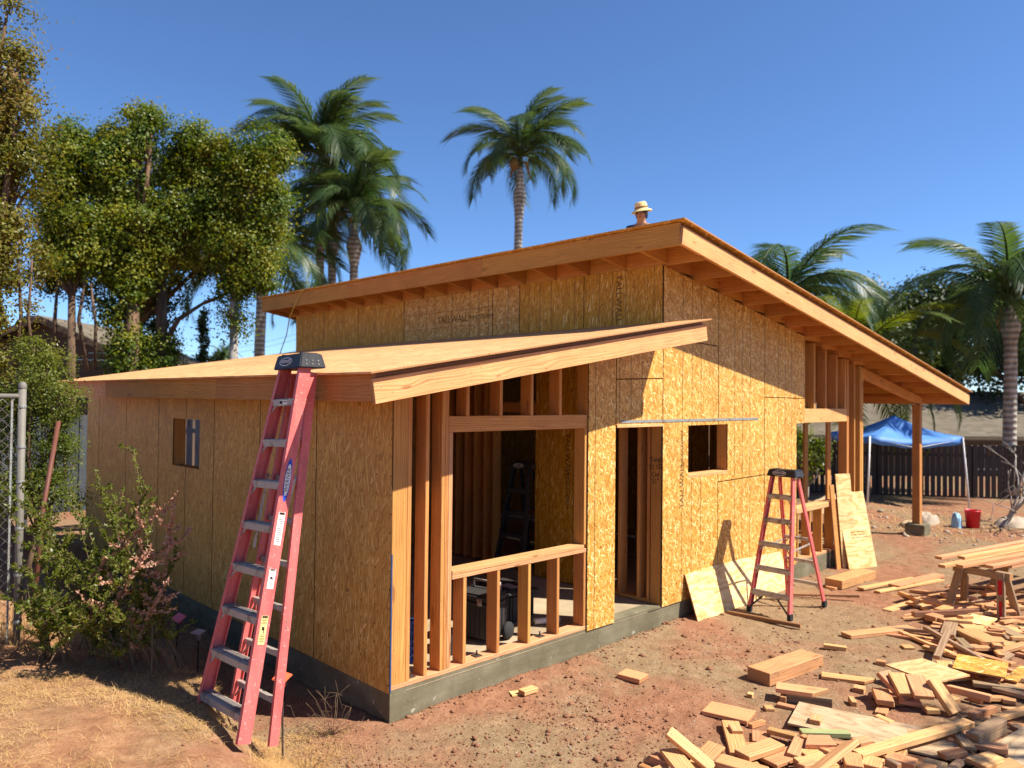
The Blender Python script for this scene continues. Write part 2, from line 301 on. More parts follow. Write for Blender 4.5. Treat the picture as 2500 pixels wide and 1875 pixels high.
def dirt():
    t = NT('dirt', .95, .08); o = t.obj(); x, y, z = t.sep(o)
    a = t.noise(o, .55, 4, .6, .6); b = t.noise(o, 6, 6, .68); c_ = t.noise(o, 38, 4, .7); d = t.noise(o, 130, 3)
    red = t.ramp(t.math('ADD', t.math('MULTIPLY', b, .6), t.math('MULTIPLY', c_, .4)), [(.3, (.16,.07,.038)), (.5, (.26,.125,.07)), (.7, (.36,.195,.115))])
    tan = t.ramp(t.math('ADD', t.math('MULTIPLY', b, .5), t.math('MULTIPLY', c_, .5)), [(.3, (.14,.09,.046)), (.5, (.235,.158,.088)), (.7, (.33,.235,.135))])
    c = t.mix(t.step(a, .42, .62), red, tan)
    # straw-coloured mound to the left (x below about -1)
    mw = t.step(t.math('ADD', x, t.math('MULTIPLY', b, .9)), -.75, -1.5)
    st = t.ramp(b, [(.35, (.21,.09,.042)), (.55, (.32,.16,.075)), (.75, (.45,.28,.135))]); c = t.mix(t.math('MULTIPLY', mw, .6), c, st)
    sp = t.vor(o, 55, 'F1', dim='3D'); c = t.mix(t.math('MULTIPLY', t.step(sp, .16, .1), .5), c, (.42,.33,.24))
    sp2 = t.vor(o, 21, 'F1', dim='3D'); c = t.mix(t.math('MULTIPLY', t.step(sp2, .14, .08), .6), c, (.085,.035,.022))
    t.color(c)
    h = t.math('ADD', t.math('MULTIPLY', b, .9), t.math('ADD', t.math('MULTIPLY', c_, .38), t.math('MULTIPLY', d, .12))); t.bump(h, .75, .045)
    return t.m
M['dirt'] = dirt()
M['clod'] = plain('dirt_clod', (.23,.11,.062), .95, .08, var=.35, scale=7)

# ------------------------------------------------------------------ object helpers
def link(name, me, parent=None, mats=(), matrix=None):
    o = bpy.data.objects.new(name, me); col.objects.link(o)
    for m in mats: me.materials.append(M[m] if isinstance(m, str) else m)
    if parent is not None: o.parent = parent
    if matrix is not None: o.matrix_local = matrix
    return o
def tag(o, label=None, cat=None, group=None, kind=None):
    if label: o['label'] = label
    if cat: o['category'] = cat
    if group: o['group'] = group
    if kind: o['kind'] = kind
    return o
def empty(name, loc=(0,0,0), rz=0., label=None, cat=None, group=None):
    o = bpy.data.objects.new(name, None); o.empty_display_size = .2; col.objects.link(o)
    o.location = loc; o.rotation_euler = (0, 0, rz); return tag(o, label, cat, group)
def pydata(name, v, f, smooth=False, uv=None, mi=None):
    me = bpy.data.meshes.new(name); me.from_pydata(v, [], f)
    if smooth: me.polygons.foreach_set('use_smooth', [True]*len(me.polygons))
    if mi is not None: me.polygons.foreach_set('material_index', mi)
    if uv is not None:
        l = me.uv_layers.new(name='UVMap'); l.data.foreach_set('uv', np.asarray(uv, float).ravel())
    me.update(); return me
def npmesh(name, V, F, smooth=False):
    """fast mesh from arrays of equal-sided faces"""
    V = np.ascontiguousarray(V, dtype=np.float32); F = np.ascontiguousarray(F, dtype=np.int32)
    me = bpy.data.meshes.new(name); me.vertices.add(len(V)); me.vertices.foreach_set('co', V.ravel())
    k = F.shape[1]; me.loops.add(F.size); me.loops.foreach_set('vertex_index', F.ravel())
    me.polygons.add(len(F)); me.polygons.foreach_set('loop_start', np.arange(0, F.size, k, dtype=np.int32))
    if smooth: me.polygons.foreach_set('use_smooth', np.ones(len(F), dtype=bool))
    me.update(calc_edges=True); return me
_cb_faces = None
def cbox_mesh(L, W, T, c=.003, miter=0., warp=0.):
    """chamfered box centred on the origin, long axis x, with UVs in metres; slot 1 on the sawn ends"""
    c = min(c, .3*min(L, W, T)); a, b, d = L/2, W/2, T/2
    V = []; idx = {}
    for sx in (-1, 1):
        for sy in (-1, 1):
            for sz in (-1, 1):
                for k in range(3):
                    p = [a*sx, b*sy, d*sz]
                    for j in range(3):
                        if j != k: p[j] -= c*(sx, sy, sz)[j]
                    idx[sx, sy, sz, k] = len(V); V.append(p)
    F = []
    s2 = (-1, 1)
    for sg in s2:
        F.append([idx[sg, y, z, 0] for y, z in ((-1,-1),(1,-1),(1,1),(-1,1))])
        F.append([idx[x, sg, z, 1] for x, z in ((-1,-1),(1,-1),(1,1),(-1,1))])
        F.append([idx[x, y, sg, 2] for x, y in ((-1,-1),(1,-1),(1,1),(-1,1))])
    for s in s2:
        for t_ in s2:
            F.append([idx[s,t_,-1,0], idx[s,t_,1,0], idx[s,t_,1,1], idx[s,t_,-1,1]])
            F.append([idx[s,-1,t_,0], idx[s,1,t_,0], idx[s,1,t_,2], idx[s,-1,t_,2]])
            F.append([idx[-1,s,t_,1], idx[1,s,t_,1], idx[1,s,t_,2], idx[-1,s,t_,2]])
            for u in s2: F.append([idx[s,t_,u,0], idx[s,t_,u,1], idx[s,t_,u,2]])
    P = np.array(V); uv = []; mi = []; G = []
    for f in F:
        q = P[f]; n = np.cross(q[1]-q[0], q[2]-q[0])
        if n @ q.mean(0) < 0: f = f[::-1]; n = -n
        G.append(f); k = int(np.argmax(np.abs(n)+(1e-9, 2e-9, 3e-9)))
        mi.append(1 if (k == 0 and len(f) == 4 and abs(n[0]) > .9*np.linalg.norm(n)) else 0)
        for i in f:
            p = P[i]; uv.append((p[1], p[2]) if k == 0 else ((p[0], p[2]+.31+b) if k == 1 else (p[0], p[1])))
    if miter or warp:
        P = P.copy()
        if miter: P[:, 0] += np.where(P[:, 0] > 0, P[:, 1]*miter, 0)
    return pydata('board', P.tolist(), G, uv=uv, mi=mi)
def board(name, L, W, T, matrix, mat, parent=None, c=.003, miter=0.):
    return link(name, cbox_mesh(L, W, T, c, miter), parent, (mat, 'end'), matrix)
def axes(x, z):
    x = Vector(x).normalized(); z = Vector(z); z = (z - x*z.dot(x)).normalized(); y = z.cross(x)
    return Matrix((x, y, z)).transposed().to_4x4()
def beam(name, p0, p1, w, h, mat, parent=None, up=(0,0,1), c=.003):
    p0, p1 = Vector(p0), Vector(p1); m = axes(p1-p0, up); m.translation = (p0+p1)/2
    return board(name, (p1-p0).length, w, h, m, mat, parent, c)
def bx(name, lo, hi, mat, parent=None, c=.003):
    """axis-aligned board between two corners, grain along its longest side"""
    lo, hi = Vector(lo), Vector(hi); d = hi-lo; k = max(range(3), key=lambda i: d[i])
    if k == 0: m = Matrix.Identity(4); dims = (d.x, d.y, d.z)
    elif k == 1: m = axes((0,1,0), (0,0,1)); dims = (d.y, d.x, d.z)
    else: m = axes((0,0,1), (0,-1,0)); dims = (d.z, d.x, d.y)
    m.translation = (lo+hi)/2
    return board(name, *dims, m, mat, parent, c)
def prism(name, poly, origin, ex, ez, n, thick, mats, parent=None):
    """flat polygon (u,v) extruded by thick along n; UV = (u,v)"""
    o, ex, ez, n = Vector(origin), Vector(ex), Vector(ez), Vector(n)
    k = len(poly); V = [o+ex*u+ez*v for u, v in poly]; V += [p+n*thick for p in V]
    F = [list(range(k))[::-1], list(range(k, 2*k))]; F += [[i, (i+1) % k, k+(i+1) % k, k+i] for i in range(k)]
    uv = [poly[i] for i in F[0]] + [poly[i-k] for i in F[1]]
    for i in range(k): 
        a, b = poly[i], poly[(i+1) % k]; uv += [a, b, b, a]
    me = pydata(name, [tuple(p) for p in V], F, uv=uv, mi=[0, 0]+[1]*k)
    bm = bmesh.new(); bm.from_mesh(me); bmesh.ops.recalc_face_normals(bm, faces=bm.faces); bm.to_mesh(me); bm.free()
    return link(name, me, parent, (*mats, 'osbedge'))
def tube_arrays(pts, rad, n=8, cap=True):
    P = [Vector(p) for p in pts]; rad = [rad]*len(P) if not hasattr(rad, '__len__') else rad
    V = []; F = []; up = Vector((.13, .21, .97))
    for i, p in enumerate(P):
        d = (P[min(i+1, len(P)-1)]-P[max(i-1, 0)]).normalized()
        if abs(d.dot(up)) > .95: up = Vector((.97, .13, .21))
        a = d.cross(up).normalized(); b = d.cross(a)
        for k in range(n):
            t_ = 2*math.pi*k/n; V.append(tuple(p + (a*math.cos(t_)+b*math.sin(t_))*rad[i]))
    for i in range(len(P)-1):
        for k in range(n): F.append([i*n+k, i*n+(k+1) % n, (i+1)*n+(k+1) % n, (i+1)*n+k])
    if cap: F.append(list(range(n))[::-1]); F.append([(len(P)-1)*n+k for k in range(n)])
    return V, F
def tube(name, pts, rad, mat, parent=None, n=8):
    v, f = tube_arrays(pts, rad, n); return link(name, pydata(name, v, f, smooth=True), parent, (mat,))
def tubes(name, lst, mat, parent=None, n=5):
    V = []; F = []
    for pts, rad in lst:
        v, f = tube_arrays(pts, rad, n); k = len(V); V += v; F += [[i+k for i in q] for q in f]
    return link(name, pydata(name, V, F, smooth=True), parent, (mat,))
def lathe(name, prof, mat, parent=None, n=24, matrix=None, smooth=True):
    V = []; F = []; k = len(prof)
    for j in range(n):
        t_ = 2*math.pi*j/n
        for r, z in prof: V.append((r*math.cos(t_), r*math.sin(t_), z))
    for j in range(n):
        for i in range(k-1): F.append([j*k+i, ((j+1) % n)*k+i, ((j+1) % n)*k+i+1, j*k+i+1])
    return link(name, pydata(name, V, F, smooth=smooth), parent, (mat,), matrix)
def boxes(name, lst, mat, parent=None, matrix=None, bev=0.):
    """several boxes (centre, size[, matrix]) joined into one part"""
    bm = bmesh.new()
    for it in lst:
        c, s = it[0], it[1]; mm = it[2] if len(it) > 2 else Matrix.Identity(4)
        bmesh.ops.create_cube(bm, size=1, matrix=Matrix.Translation(c) @ mm @ Matrix.Diagonal((*s, 1)))
    if bev: bmesh.ops.bevel(bm, geom=bm.edges[:], offset=bev, segments=2, affect='EDGES')
    me = bpy.data.meshes.new(name); bm.to_mesh(me); bm.free()
    return link(name, me, parent, (mat,), matrix)
def text(name, body, size, matrix, mat, parent=None, spread=1.0, extrude=.0006, align='CENTER'):
    cu = bpy.data.curves.new(name, 'FONT'); cu.body = body; cu.size = size; cu.extrude = extrude; cu.align_x = align; cu.align_y = 'CENTER'; cu.space_character = spread
    cu.resolution_u = 3
    ob = bpy.data.objects.new(name, cu); col.objects.link(ob)
    bpy.context.view_layer.update()
    me = bpy.data.meshes.new_from_object(ob.evaluated_get(bpy.context.evaluated_depsgraph_get()))
    bpy.data.objects.remove(ob); bpy.data.curves.remove(cu)
    return link(name, me, parent, (mat,), matrix)
def frame_at(o, ex, ey):
    ex, ey = Vector(ex).normalized(), Vector(ey); ey = (ey-ex*ex.dot(ey)).normalized()
    m = Matrix((ex, ey, ex.cross(ey))).transposed().to_4x4(); m.translation = Vector(o); return m
def vnoise(x, y, seed=0):
    """smooth value noise on arrays"""
    xi = np.floor(x).astype(np.int64); yi = np.floor(y).astype(np.int64); fx = x-xi; fy = y-yi
    def h(a, b):
        n = (a*374761393 + b*668265263 + seed*1442695041) & 0x7fffffff; n = ((n ^ (n >> 13))*1274126177) & 0x7fffffff; return ((n ^ (n >> 16)) & 0xffff)/65535.
    u = fx*fx*(3-2*fx); v = fy*fy*(3-2*fy)
    return (h(xi, yi)*(1-u)+h(xi+1, yi)*u)*(1-v) + (h(xi, yi+1)*(1-u)+h(xi+1, yi+1)*u)*v
def fbm(x, y, s=1., oct=4, seed=0):
    r = 0; a = 1.; tot = 0
    for k in range(oct): r = r + a*vnoise(x*s+17.3*k, y*s-9.1*k, seed+k); tot += a; a *= .5; s *= 2.03
    return r/tot
def sstep(a, b, x): 
    t_ = np.clip((x-a)/(b-a), 0, 1); return t_*t_*(3-2*t_)
# ------------------------------------------------------------------ ground
def ground_z(x, y):
    x = np.asarray(x, float); y = np.asarray(y, float)
    w = 1.05 - .72*sstep(-.6, 1.0, y)
    edge = -.82 + .22*(fbm(x*0+3.1, y, 1.7, 3, 5)-.5)
    s = sstep(0., 1., (edge-x)/w)
    front = 1 - .85*sstep(-.6, -3.2, y)*sstep(-3., -1., x)
    z = (.42*s + .22*sstep(-1.4, -4., x))*front
    z = z + .62*np.exp(-(((x+1.1)/1.5)**2 + ((y-8.6)/1.6)**2)) + .5*sstep(-1.3, -3.5, x)*sstep(2.5, 7., y)
    n = fbm(x, y, .8, 3, 1)-.5; z = z + .05*n
    near = np.exp(-(((x-2)/7.)**2+((y+1)/6.)**2))
    z = z + near*(.034*(fbm(x, y, 1.9, 2, 31)-.5) + .028*(fbm(x, y, 4.5, 3, 2)-.5) + .02*(fbm(x, y, 13., 2, 3)-.5))
    tr = sstep(-1.6, -.2, x)*sstep(.2, .02, x)*sstep(.3, 1.2, y); z = z - .06*tr
    md = sstep(-.5, -1.3, x); z = z + md*(.07*(fbm(x, y, 2.6, 3, 21)-.5)+.03*(fbm(x, y, 8., 2, 22)-.5))
    z = z + .03*sstep(-.35, -.05, y)*sstep(.6, -.02, y)*sstep(-.2, .4, x)*fbm(x, y, 3., 3, 8)      # soil banked on the footing
    z = z - .03*sstep(-.5, -1.4, y)*sstep(.3, 2., x)*.0
    inside = ((x > .03) & (x < 9.7) & (y > .03) & (y < 8.05))
    z = np.where(inside, -.12, z)
    z = z + .22*np.exp(-(((x-14.6)/1.6)**2+((y-2.2)/.9)**2)) + .16*np.exp(-(((x-15.8)/1.8)**2+((y-3.3)/.8)**2))
    return z
def axis_coords(a, b, step, far, mid=None):
    c = list(np.arange(a, b+1e-6, step))
    s = step; v = b
    while v < far: s *= 1.16; v += s; c.append(v)
    s = step; v = a; pre = []
    while v > -far: s *= 1.16; v -= s; pre.append(v)
    return np.array(pre[::-1]+c)
gx = axis_coords(-3.6, 7.5, .045, 400); gy = axis_coords(-4.4, 4.2, .045, 400)
X, Y = np.meshgrid(gx, gy); Zg = ground_z(X, Y)
nx, ny = len(gx), len(gy)
ii = (np.arange(ny-1)[:, None]*nx + np.arange(nx-1)[None, :]).ravel()
ground = link('ground', npmesh('ground', np.stack([X.ravel(), Y.ravel(), Zg.ravel()], 1), np.stack([ii, ii+1, ii+1+nx, ii+nx], 1), True), None, ('dirt',))
tag(ground, 'reddish bare dirt yard with straw covered mound', 'ground', kind='structure')
def gz(x, y): return float(ground_z(np.array([x]), np.array([y]))[0])

# ------------------------------------------------------------------ house under construction
H = empty('house_frame', (0, 0, 0), 0, 'unfinished wooden house with board sheathing, open stud walls and two shed roofs', 'house')
ZC = .252; X1 = 3.762; P4 = 1.2192; SL = .162
ROOF_B = lambda x: 4.162 - SL*(x-X1)            # underside of upper roof
LOW_B = lambda x: 2.662 + .1632*x               # underside of lower roof
YB = 8.085; YU = 8.48; XE = 9.72
# slab and stem wall
def slab():
    bm = bmesh.new()
    for lo, hi in (((-.002, -.002, -.35), (XE+.004, .16, ZC)), ((-.002, .16, -.35), (.16, YU, ZC)), ((.16, YU-.16, -.35), (XE, YU, ZC)), ((XE-.16, .16, -.35), (XE+.004, YU-.16, ZC))):
        lo, hi = Vector(lo), Vector(hi); bmesh.ops.create_cube(bm, size=1, matrix=Matrix.Translation((lo+hi)/2) @ Matrix.Diagonal((*(hi-lo), 1)))
    me = bpy.data.meshes.new('foundation'); bm.to_mesh(me); bm.free(); link('foundation', me, H, ('conc',))
    boxes('floor_slab', [(((XE)/2, YU/2, ZC-.06), (XE-.33, YU-.33, .112))], 'slab', H)
slab()
for x in (1.95, 5.3): boxes('form_line', [((x, -.0035, ZC-.028), (3.6, .003, .004))], 'slab', H)
OS = .012
def front_panel(poly, mat='osb', y=-.004): return prism('sheathing_panel', poly, (0, y, 0), (1,0,0), (0,0,1), (0,-1,0), OS, (mat,), H)
def left_panel(poly, mat='osbleft', x=-.004): return prism('sheathing_panel', poly, (x, 0, 0), (0,1,0), (0,0,1), (-1,0,0), OS, (mat,), H)
g = .006
zb = .236; xs = [X1, X1+P4, X1+2*P4, 7.445]
DH = 2.312
front_panel([(2.432, zb), (2.889-g, zb), (2.889-g, LOW_B(2.889)), (2.432, LOW_B(2.432))])
front_panel([(2.889+g, DH), (X1-g, DH), (X1-g, 2.86-g), (2.889+g, 2.83-g)])
front_panel([(2.889+g, 2.83+g), (X1-g, 2.86+g), (X1-g, LOW_B(X1)+.16), (2.889+g, LOW_B(2.889)+.05)])
W0, W1, WZ0, WZ1 = 4.2934, 5.215, 1.716, 2.310
front_panel([(xs[0]+g, zb), (xs[1]-g, zb), (xs[1]-g, WZ0), (W0, WZ0), (W0, WZ1), (xs[1]-g, WZ1), (xs[1]-g, 3.30-g), (xs[0]+g, 3.335-g)])
front_panel([(xs[0]+g, 3.335+g), (xs[1]-g, 3.30+g), (xs[1]-g, ROOF_B(xs[1])+.01), (xs[0]+g, ROOF_B(xs[0])+.01)])
front_panel([(xs[1]+g, zb), (xs[2]-g, zb), (xs[2]-g, 1.60-g), (xs[1]+g, 1.585-g)])
front_panel([(xs[1]+g, 1.585+g), (xs[2]-g, 1.60+g), (xs[2]-g, ROOF_B(xs[2])+.01), (xs[1]+g, ROOF_B(xs[1])+.01), (xs[1]+g, WZ1), (W1, WZ1), (W1, WZ0), (xs[1]+g, WZ0)])
front_panel([(xs[2]+g, zb), (7.171, zb), (7.171, 2.29), (xs[3], 2.29), (xs[3], 2.655-g), (xs[2]+g, 2.665-g)])
front_panel([(xs[2]+g, 2.665+g), (xs[3], 2.655+g), (xs[3], ROOF_B(xs[3])+.01), (xs[2]+g, ROOF_B(xs[2])+.01)])
for x_, a_, b_ in ((2.889, DH, LOW_B(2.889)), (xs[0], zb, LOW_B(X1)+.2), (xs[1], zb, WZ0-.04), (xs[1], WZ1+.04, ROOF_B(xs[1])), (xs[2], zb, ROOF_B(xs[2]))): boxes('joint_shadow_strip', [((x_, -.0022, (a_+b_)/2), (.016, .0015, b_-a_))], 'ink', H)
# left wall
ztl = LOW_B(-.0)-.02
ls = [-.016, 1.165, 2.28, 3.39, 4.18, 5.066, 6.29, 7.5, YB]
VW0, VW1, VZ0, VZ1 = 3.78, 4.585, 1.752, 2.327
for i in range(8):
    a, b = ls[i]+g, ls[i+1]-g
    if i == 3: poly = [(a, zb), (b, zb), (b, VZ0), (VW0, VZ0), (VW0, VZ1), (b, VZ1), (b, ztl), (a, ztl)]
    elif i == 4: poly = [(a, zb), (b, zb), (b, ztl), (a, ztl), (a, VZ1), (VW1, VZ1), (VW1, VZ0), (a, VZ0)]
    else: poly = [(a, zb), (b, zb), (b, ztl), (a, ztl)]
    left_panel(poly)
for y_ in (1.165, 2.28, 3.39, 5.066, 6.29): boxes('joint_shadow_strip', [((-.0022, y_, (zb+ztl)/2), (.0015, .016, ztl-zb))], 'ink', H)
for y_ in us_ if False else (1.17, 2.32, 2.86, 4.95, 6.3, 7.45): boxes('joint_shadow_strip', [((X1-.0022, y_, 3.8), (.0015, .016, .7))], 'ink', H)
boxes('painted_panel_edge', [((-.009, -.0175, .80), (.0125, .003, 1.1))], 'bluepaint', H)
# upper clerestory wall facing left (at X1) and its run down inside the low room
us = [-.016, 1.17, 2.32, 2.86, 4.95, 6.3, 7.45, YU]
for i in range(7):
    a, b = us[i]+g, us[i+1]-g
    z0 = LOW_B(X1)+.1
    mt = 'osb' if i in (2, 3) else 'osbv'
    prism('sheathing_panel', [(a, z0), (b, z0), (b, ROOF_B(X1)+.01), (a, ROOF_B(X1)+.01)], (X1-.004, 0, 0), (0,1,0), (0,0,1), (-1,0,0), OS, (mt,), H)
prism('sheathing_panel', [(1.2, ZC+.01), (1.99, ZC+.01), (1.99, 3.2), (1.2, 3.2)], (X1-.004, 0, 0), (0,1,0), (0,0,1), (-1,0,0), OS, ('osbv',), H)
prism('sheathing_panel', [(2.85, ZC+.01), (YB, ZC+.01), (YB, 3.2), (2.85, 3.2)], (X1+.155, 0, 0), (0,1,0), (0,0,1), (-1,0,0), OS, ('osbv',), H)
# back wall sheathing, with a doorway in the low room
for a, b, z0 in ((0, 1.15, zb), (1.15, 1.95, 2.25), (1.95, 3.76, zb)):
    prism('sheathing_panel', [(a+g, z0), (b-g, z0), (b-g, LOW_B(b)), (a+g, LOW_B(a))], (0, YB, 0), (1,0,0), (0,0,1), (0,1,0), OS, ('osbv',), H)
for a, b in ((3.77, 5.0), (5.0, 6.2), (6.2, 7.4), (7.4, 8.6), (8.6, XE)):
    prism('sheathing_panel', [(a+g, zb), (b-g, zb), (b-g, ROOF_B(b)), (a+g, ROOF_B(a))], (0, YU, 0), (1,0,0), (0,0,1), (0,1,0), OS, ('osbv',), H)
ST = .038
def stud(x0, x1, y0, y1, z0, z1, name='stud', mat='fir'): return bx(name, (x0, y0, z0), (x1, y1, z1), mat, H)
# front wall framing
zp = ZC+ST
bx('sole_plate', (.0, 0, ZC+.001), (2.889, .14, zp), 'pine', H)
stud(.0, .150, .001, .14, zp, LOW_B(.0)); stud(.151, .193, .001, .14, zp, LOW_B(.15))
stud(.336, .374, 0, .14, zp, LOW_B(.336)); stud(.508, .546, 0, .14, zp, LOW_B(.5)); stud(.547, .584, 0, .14, zp, LOW_B(.547))
stud(.5855, .633, 0.002, .14, zp, 2.3145, 'trimmer_stud', 'pine')
bx('window_header', (.5855, .0, 2.315), (2.43, .14, 2.453), 'fir', H)
for k in range(5):
    x = .766+.4064*k; stud(x, x+ST, 0, .14, zp, 1.042, 'cripple_stud')
    if k < 4: stud(x+.012, x+.012+ST, 0, .14, 2.4535, LOW_B(x), 'cripple_stud')
stud(2.393, 2.431, 0.001, .139, 1.121, 2.3145, 'trimmer_stud'); stud(2.4325, 2.47, 0, .14, zp, LOW_B(2.43)); stud(2.85, 2.888, 0, .14, zp, LOW_B(2.85))
bx('rough_sill', (.634, -.004, 1.0435), (2.431, .14, 1.0815), 'pine', H); bx('rough_sill', (.634, -.006, 1.0825), (2.392, .14, 1.1205), 'pine', H)
for x, y in ((.245, .07), (1.0, .075), (1.83, .08)):
    a = link('anchor_bolt', None, H) if False else boxes('anchor_washer', [((x, y, zp+.006), (.075, .075, .006))], 'rebar', H)
    tube('anchor_bolt', [(x, y, zp+.009), (x, y, zp+.05)], .008, 'rebar', a)
# door framing
bx('door_header', (2.89, 0.001, DH+.002), (X1, .14, DH+.12), 'fir', H)
stud(X1-.005, X1+.033, .0, .14, ZC+.002, DH-.002, 'door_jamb_stud'); stud(X1+.034, X1+.072, 0, .14, ZC+.002, ROOF_B(X1))
ink = frame_at((X1-.0065, .075, 1.92), (0,-1,0), (0,.0,1)) 
for k, (s_, dy) in enumerate((('Total', .0), ('22 1/2', -.085), ('Cut', -.17), ('21"', -.25))):
    text('handwriting', s_, .075, Matrix.Translation((0, 0, dy)) @ ink @ Matrix.Rotation(R(6), 4, 'Z'), 'ink', H)
# window in the tall wall
stud(W0-.035, W0+.003, .0, .14, zp, WZ1); stud(W1-.003, W1+.035, .0, .14, zp, WZ1); bx('window_header', (W0-.035, .001, WZ1+.001), (W1+.035, .14, WZ1+.14), 'fir', H); bx('rough_sill', (W0+.004, -.018, WZ0-.036), (W1-.004, .139, WZ0+.002), 'fascia', H)
bx('door_cap', (2.895, -.03, DH-.004), (X1-.002, -.0165, DH+.028), 'pine', H)
k = 5.215+.2
x = 5.5
while x < 7.1: stud(x, x+ST, .001, .14, zp, ROOF_B(x)); x += .4064
for x in (3.95, 4.1): stud(x, x+ST, .001, .14, zp, ROOF_B(x))
# galvanised strap nailed across door and window
st_ = boxes('metal_strap', [((4.49, -.0195, 2.372), (3.05, .004, .03))], 'galv', H, Matrix.Rotation(0, 4, 'Y'))
# open framed part of the tall wall
bx('window_header', (7.171, .0, 2.292), (9.03, .14, 2.50), 'fascia', H)
bx('sole_plate', (X1, 0.001, ZC+.001), (XE, .139, zp), 'pine', H)
stud(7.132, 7.170, 0, .139, zp, 2.29, 'trimmer_stud')
for x in (7.79, 8.20, 8.61, 8.95): stud(x, x+.055, .0, .14, 2.502, ROOF_B(x+.05), 'cripple_stud')
stud(7.446, 7.484, 0, .14, 2.502, ROOF_B(7.48))
for x in (9.035, 9.075): stud(x, x+ST, 0, .14, zp, ROOF_B(x+.04))
for x in (9.34, 9.58): stud(x, x+ST, 0, .14, zp, ROOF_B(x+.04))
stud(XE-.1, XE-.062, 0, .14, zp, ROOF_B(XE)); stud(XE-.06, XE-.001, 0, .14, zp, ROOF_B(XE))
bx('rough_sill', (7.2, -.01, 1.005), (9.03, .15, 1.043), 'pine', H); bx('rough_sill', (7.2, -.012, .965), (9.03, .145, 1.004), 'pine', H)
for x in (7.25, 7.66, 8.07, 8.48, 8.9): stud(x, x+ST, 0, .14, zp, .964, 'cripple_stud')
# right wall, studs only; left and back wall studs; the wall between the rooms
y = .55
while y < YU-.2:
    bx('stud', (XE-.14, y, zp), (XE, y+ST, ROOF_B(XE)), 'fir', H); y += .4064
bx('sole_plate', (XE-.14, .15, ZC+.001), (XE, YU, zp), 'fir', H)
y = .2
while y < YB-.2:
    top = ztl
    if not (VW0-.04 < y < VW1): bx('stud', (.0, y, zp), (.14, y+ST, top), 'fir', H)
    y += .4064
for yy in (VW0-.04, VW1+.002): bx('stud', (0, yy, zp), (.14, yy+ST, ztl), 'fir', H)
bx('rough_sill', (0, VW0, VZ0-.038), (.14, VW1, VZ0), 'fir', H); bx('window_header', (0, VW0, VZ1), (.14, VW1, VZ1+.14), 'fir', H)
bx('sole_plate', (0, .145, ZC+.001), (.14, YB, zp), 'fir', H)
for y in (.16, .30, .58, .98, 1.22, 1.6, 1.96, 2.82, 3.0, 3.22, 3.42, 3.62, 3.82, 4.02, 4.3, 4.7, 5.1, 5.5, 5.9, 6.3, 6.7, 7.1, 7.5, 7.9):
    bx('stud', (X1, y, zp), (X1+.14, y+ST, ROOF_B(X1+.1)), 'fir', H)
bx('sole_plate', (X1, .15, ZC+.001), (X1+.14, 2.0, zp), 'fir', H); bx('door_header', (X1+.002, 2.0, 2.42), (X1+.138, 2.815, 2.56), 'fir', H)
x = .3
while x < XE-.2:
    yb = YB if x < X1 else YU
    if not (1.1 < x < 1.98): bx('stud', (x, yb-.14, zp), (x+ST, yb-.001, (LOW_B(x) if x < X1 else ROOF_B(x))), 'fir', H)
    x += .4064
for x in (1.11, 1.955): bx('stud', (x, YB-.14, zp), (x+ST, YB, LOW_B(x)), 'fir', H)
for a, b in ((.15, 1.4), (1.4, 2.6), (2.6, 3.8), (3.8, 5.0), (5.0, 6.2), (6.2, 7.4), (7.4, 8.33)):  # partition added to block daylight and darken the tall room
    prism('sheathing_panel', [(a+g, ZC+.01), (b-g, ZC+.01), (b-g, ROOF_B(7.1)), (a+g, ROOF_B(7.1))], (7.118, 0, 0), (0,1,0), (0,0,1), (1,0,0), OS, ('osbv',), H)
# an inner partition in the tall room
for y in (1.0, 1.4, 1.8, 2.2): bx('stud', (5.9, y, zp), (5.99, y+ST, 3.3), 'fir', H)
prism('sheathing_panel', [(.6, ZC+.01), (1.9, ZC+.01), (1.9, .62), (.6, .62)], (5.88, 0, 0), (0,1,0), (0,0,1), (-1,0,0), OS, ('osb',), H)
# ------------------------- lower roof
FY = -.605
def low_pt(x, y, dz): return (x, y, 2.572 + .1632*(x+.55) + dz)
beam('fascia_board', low_pt(-.6, FY+.02, .086), low_pt(3.735, FY+.02, .086), .038, .178, 'fascia', H)
beam('rafter', low_pt(-.556, FY+.062, .118), low_pt(3.71, FY+.062, .118), .038, .20, 'brown', H)  # dark brown carries the shade under the deck overhang
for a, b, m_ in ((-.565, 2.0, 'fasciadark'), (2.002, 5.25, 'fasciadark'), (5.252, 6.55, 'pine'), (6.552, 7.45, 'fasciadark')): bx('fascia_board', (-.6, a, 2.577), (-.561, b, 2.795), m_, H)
def deck(name, x0, x1, y0, y1, zf, dz, nx_, ny_, mat, jog=.004):
    """roof sheathing laid sheet by sheet"""
    for i in range(nx_):
        for j in range(ny_):
            a, b = x0+(x1-x0)*i/nx_+.003, x0+(x1-x0)*(i+1)/nx_-.003; c_, d_ = y0+(y1-y0)*j/ny_+.003, y0+(y1-y0)*(j+1)/ny_-.003
            pa, pb = Vector((a, (c_+d_)/2, zf(a)+dz)), Vector((b, (c_+d_)/2, zf(b)+dz)); m = axes(pb-pa, (0,0,1)) ; m = m @ Matrix.Rotation(R(90), 4, 'Z'); m.translation = (pa+pb)/2
            board(name, d_-c_, (pb-pa).length, .0155, m, mat, H, c=.001)
lowf = lambda x: 2.572 + .1632*(x+.55)
deck('roof_deck_sheet', -.665, 3.75, -.66, 7.5, lowf, .2265, 4, 4, 'deck')
for k in range(13):
    y = -.02+.6096*k
    if y > 7.4: break
    beam('rafter', low_pt(-.555, y, .118), low_pt(3.74, y, .118), .038, .2, 'fir', H)
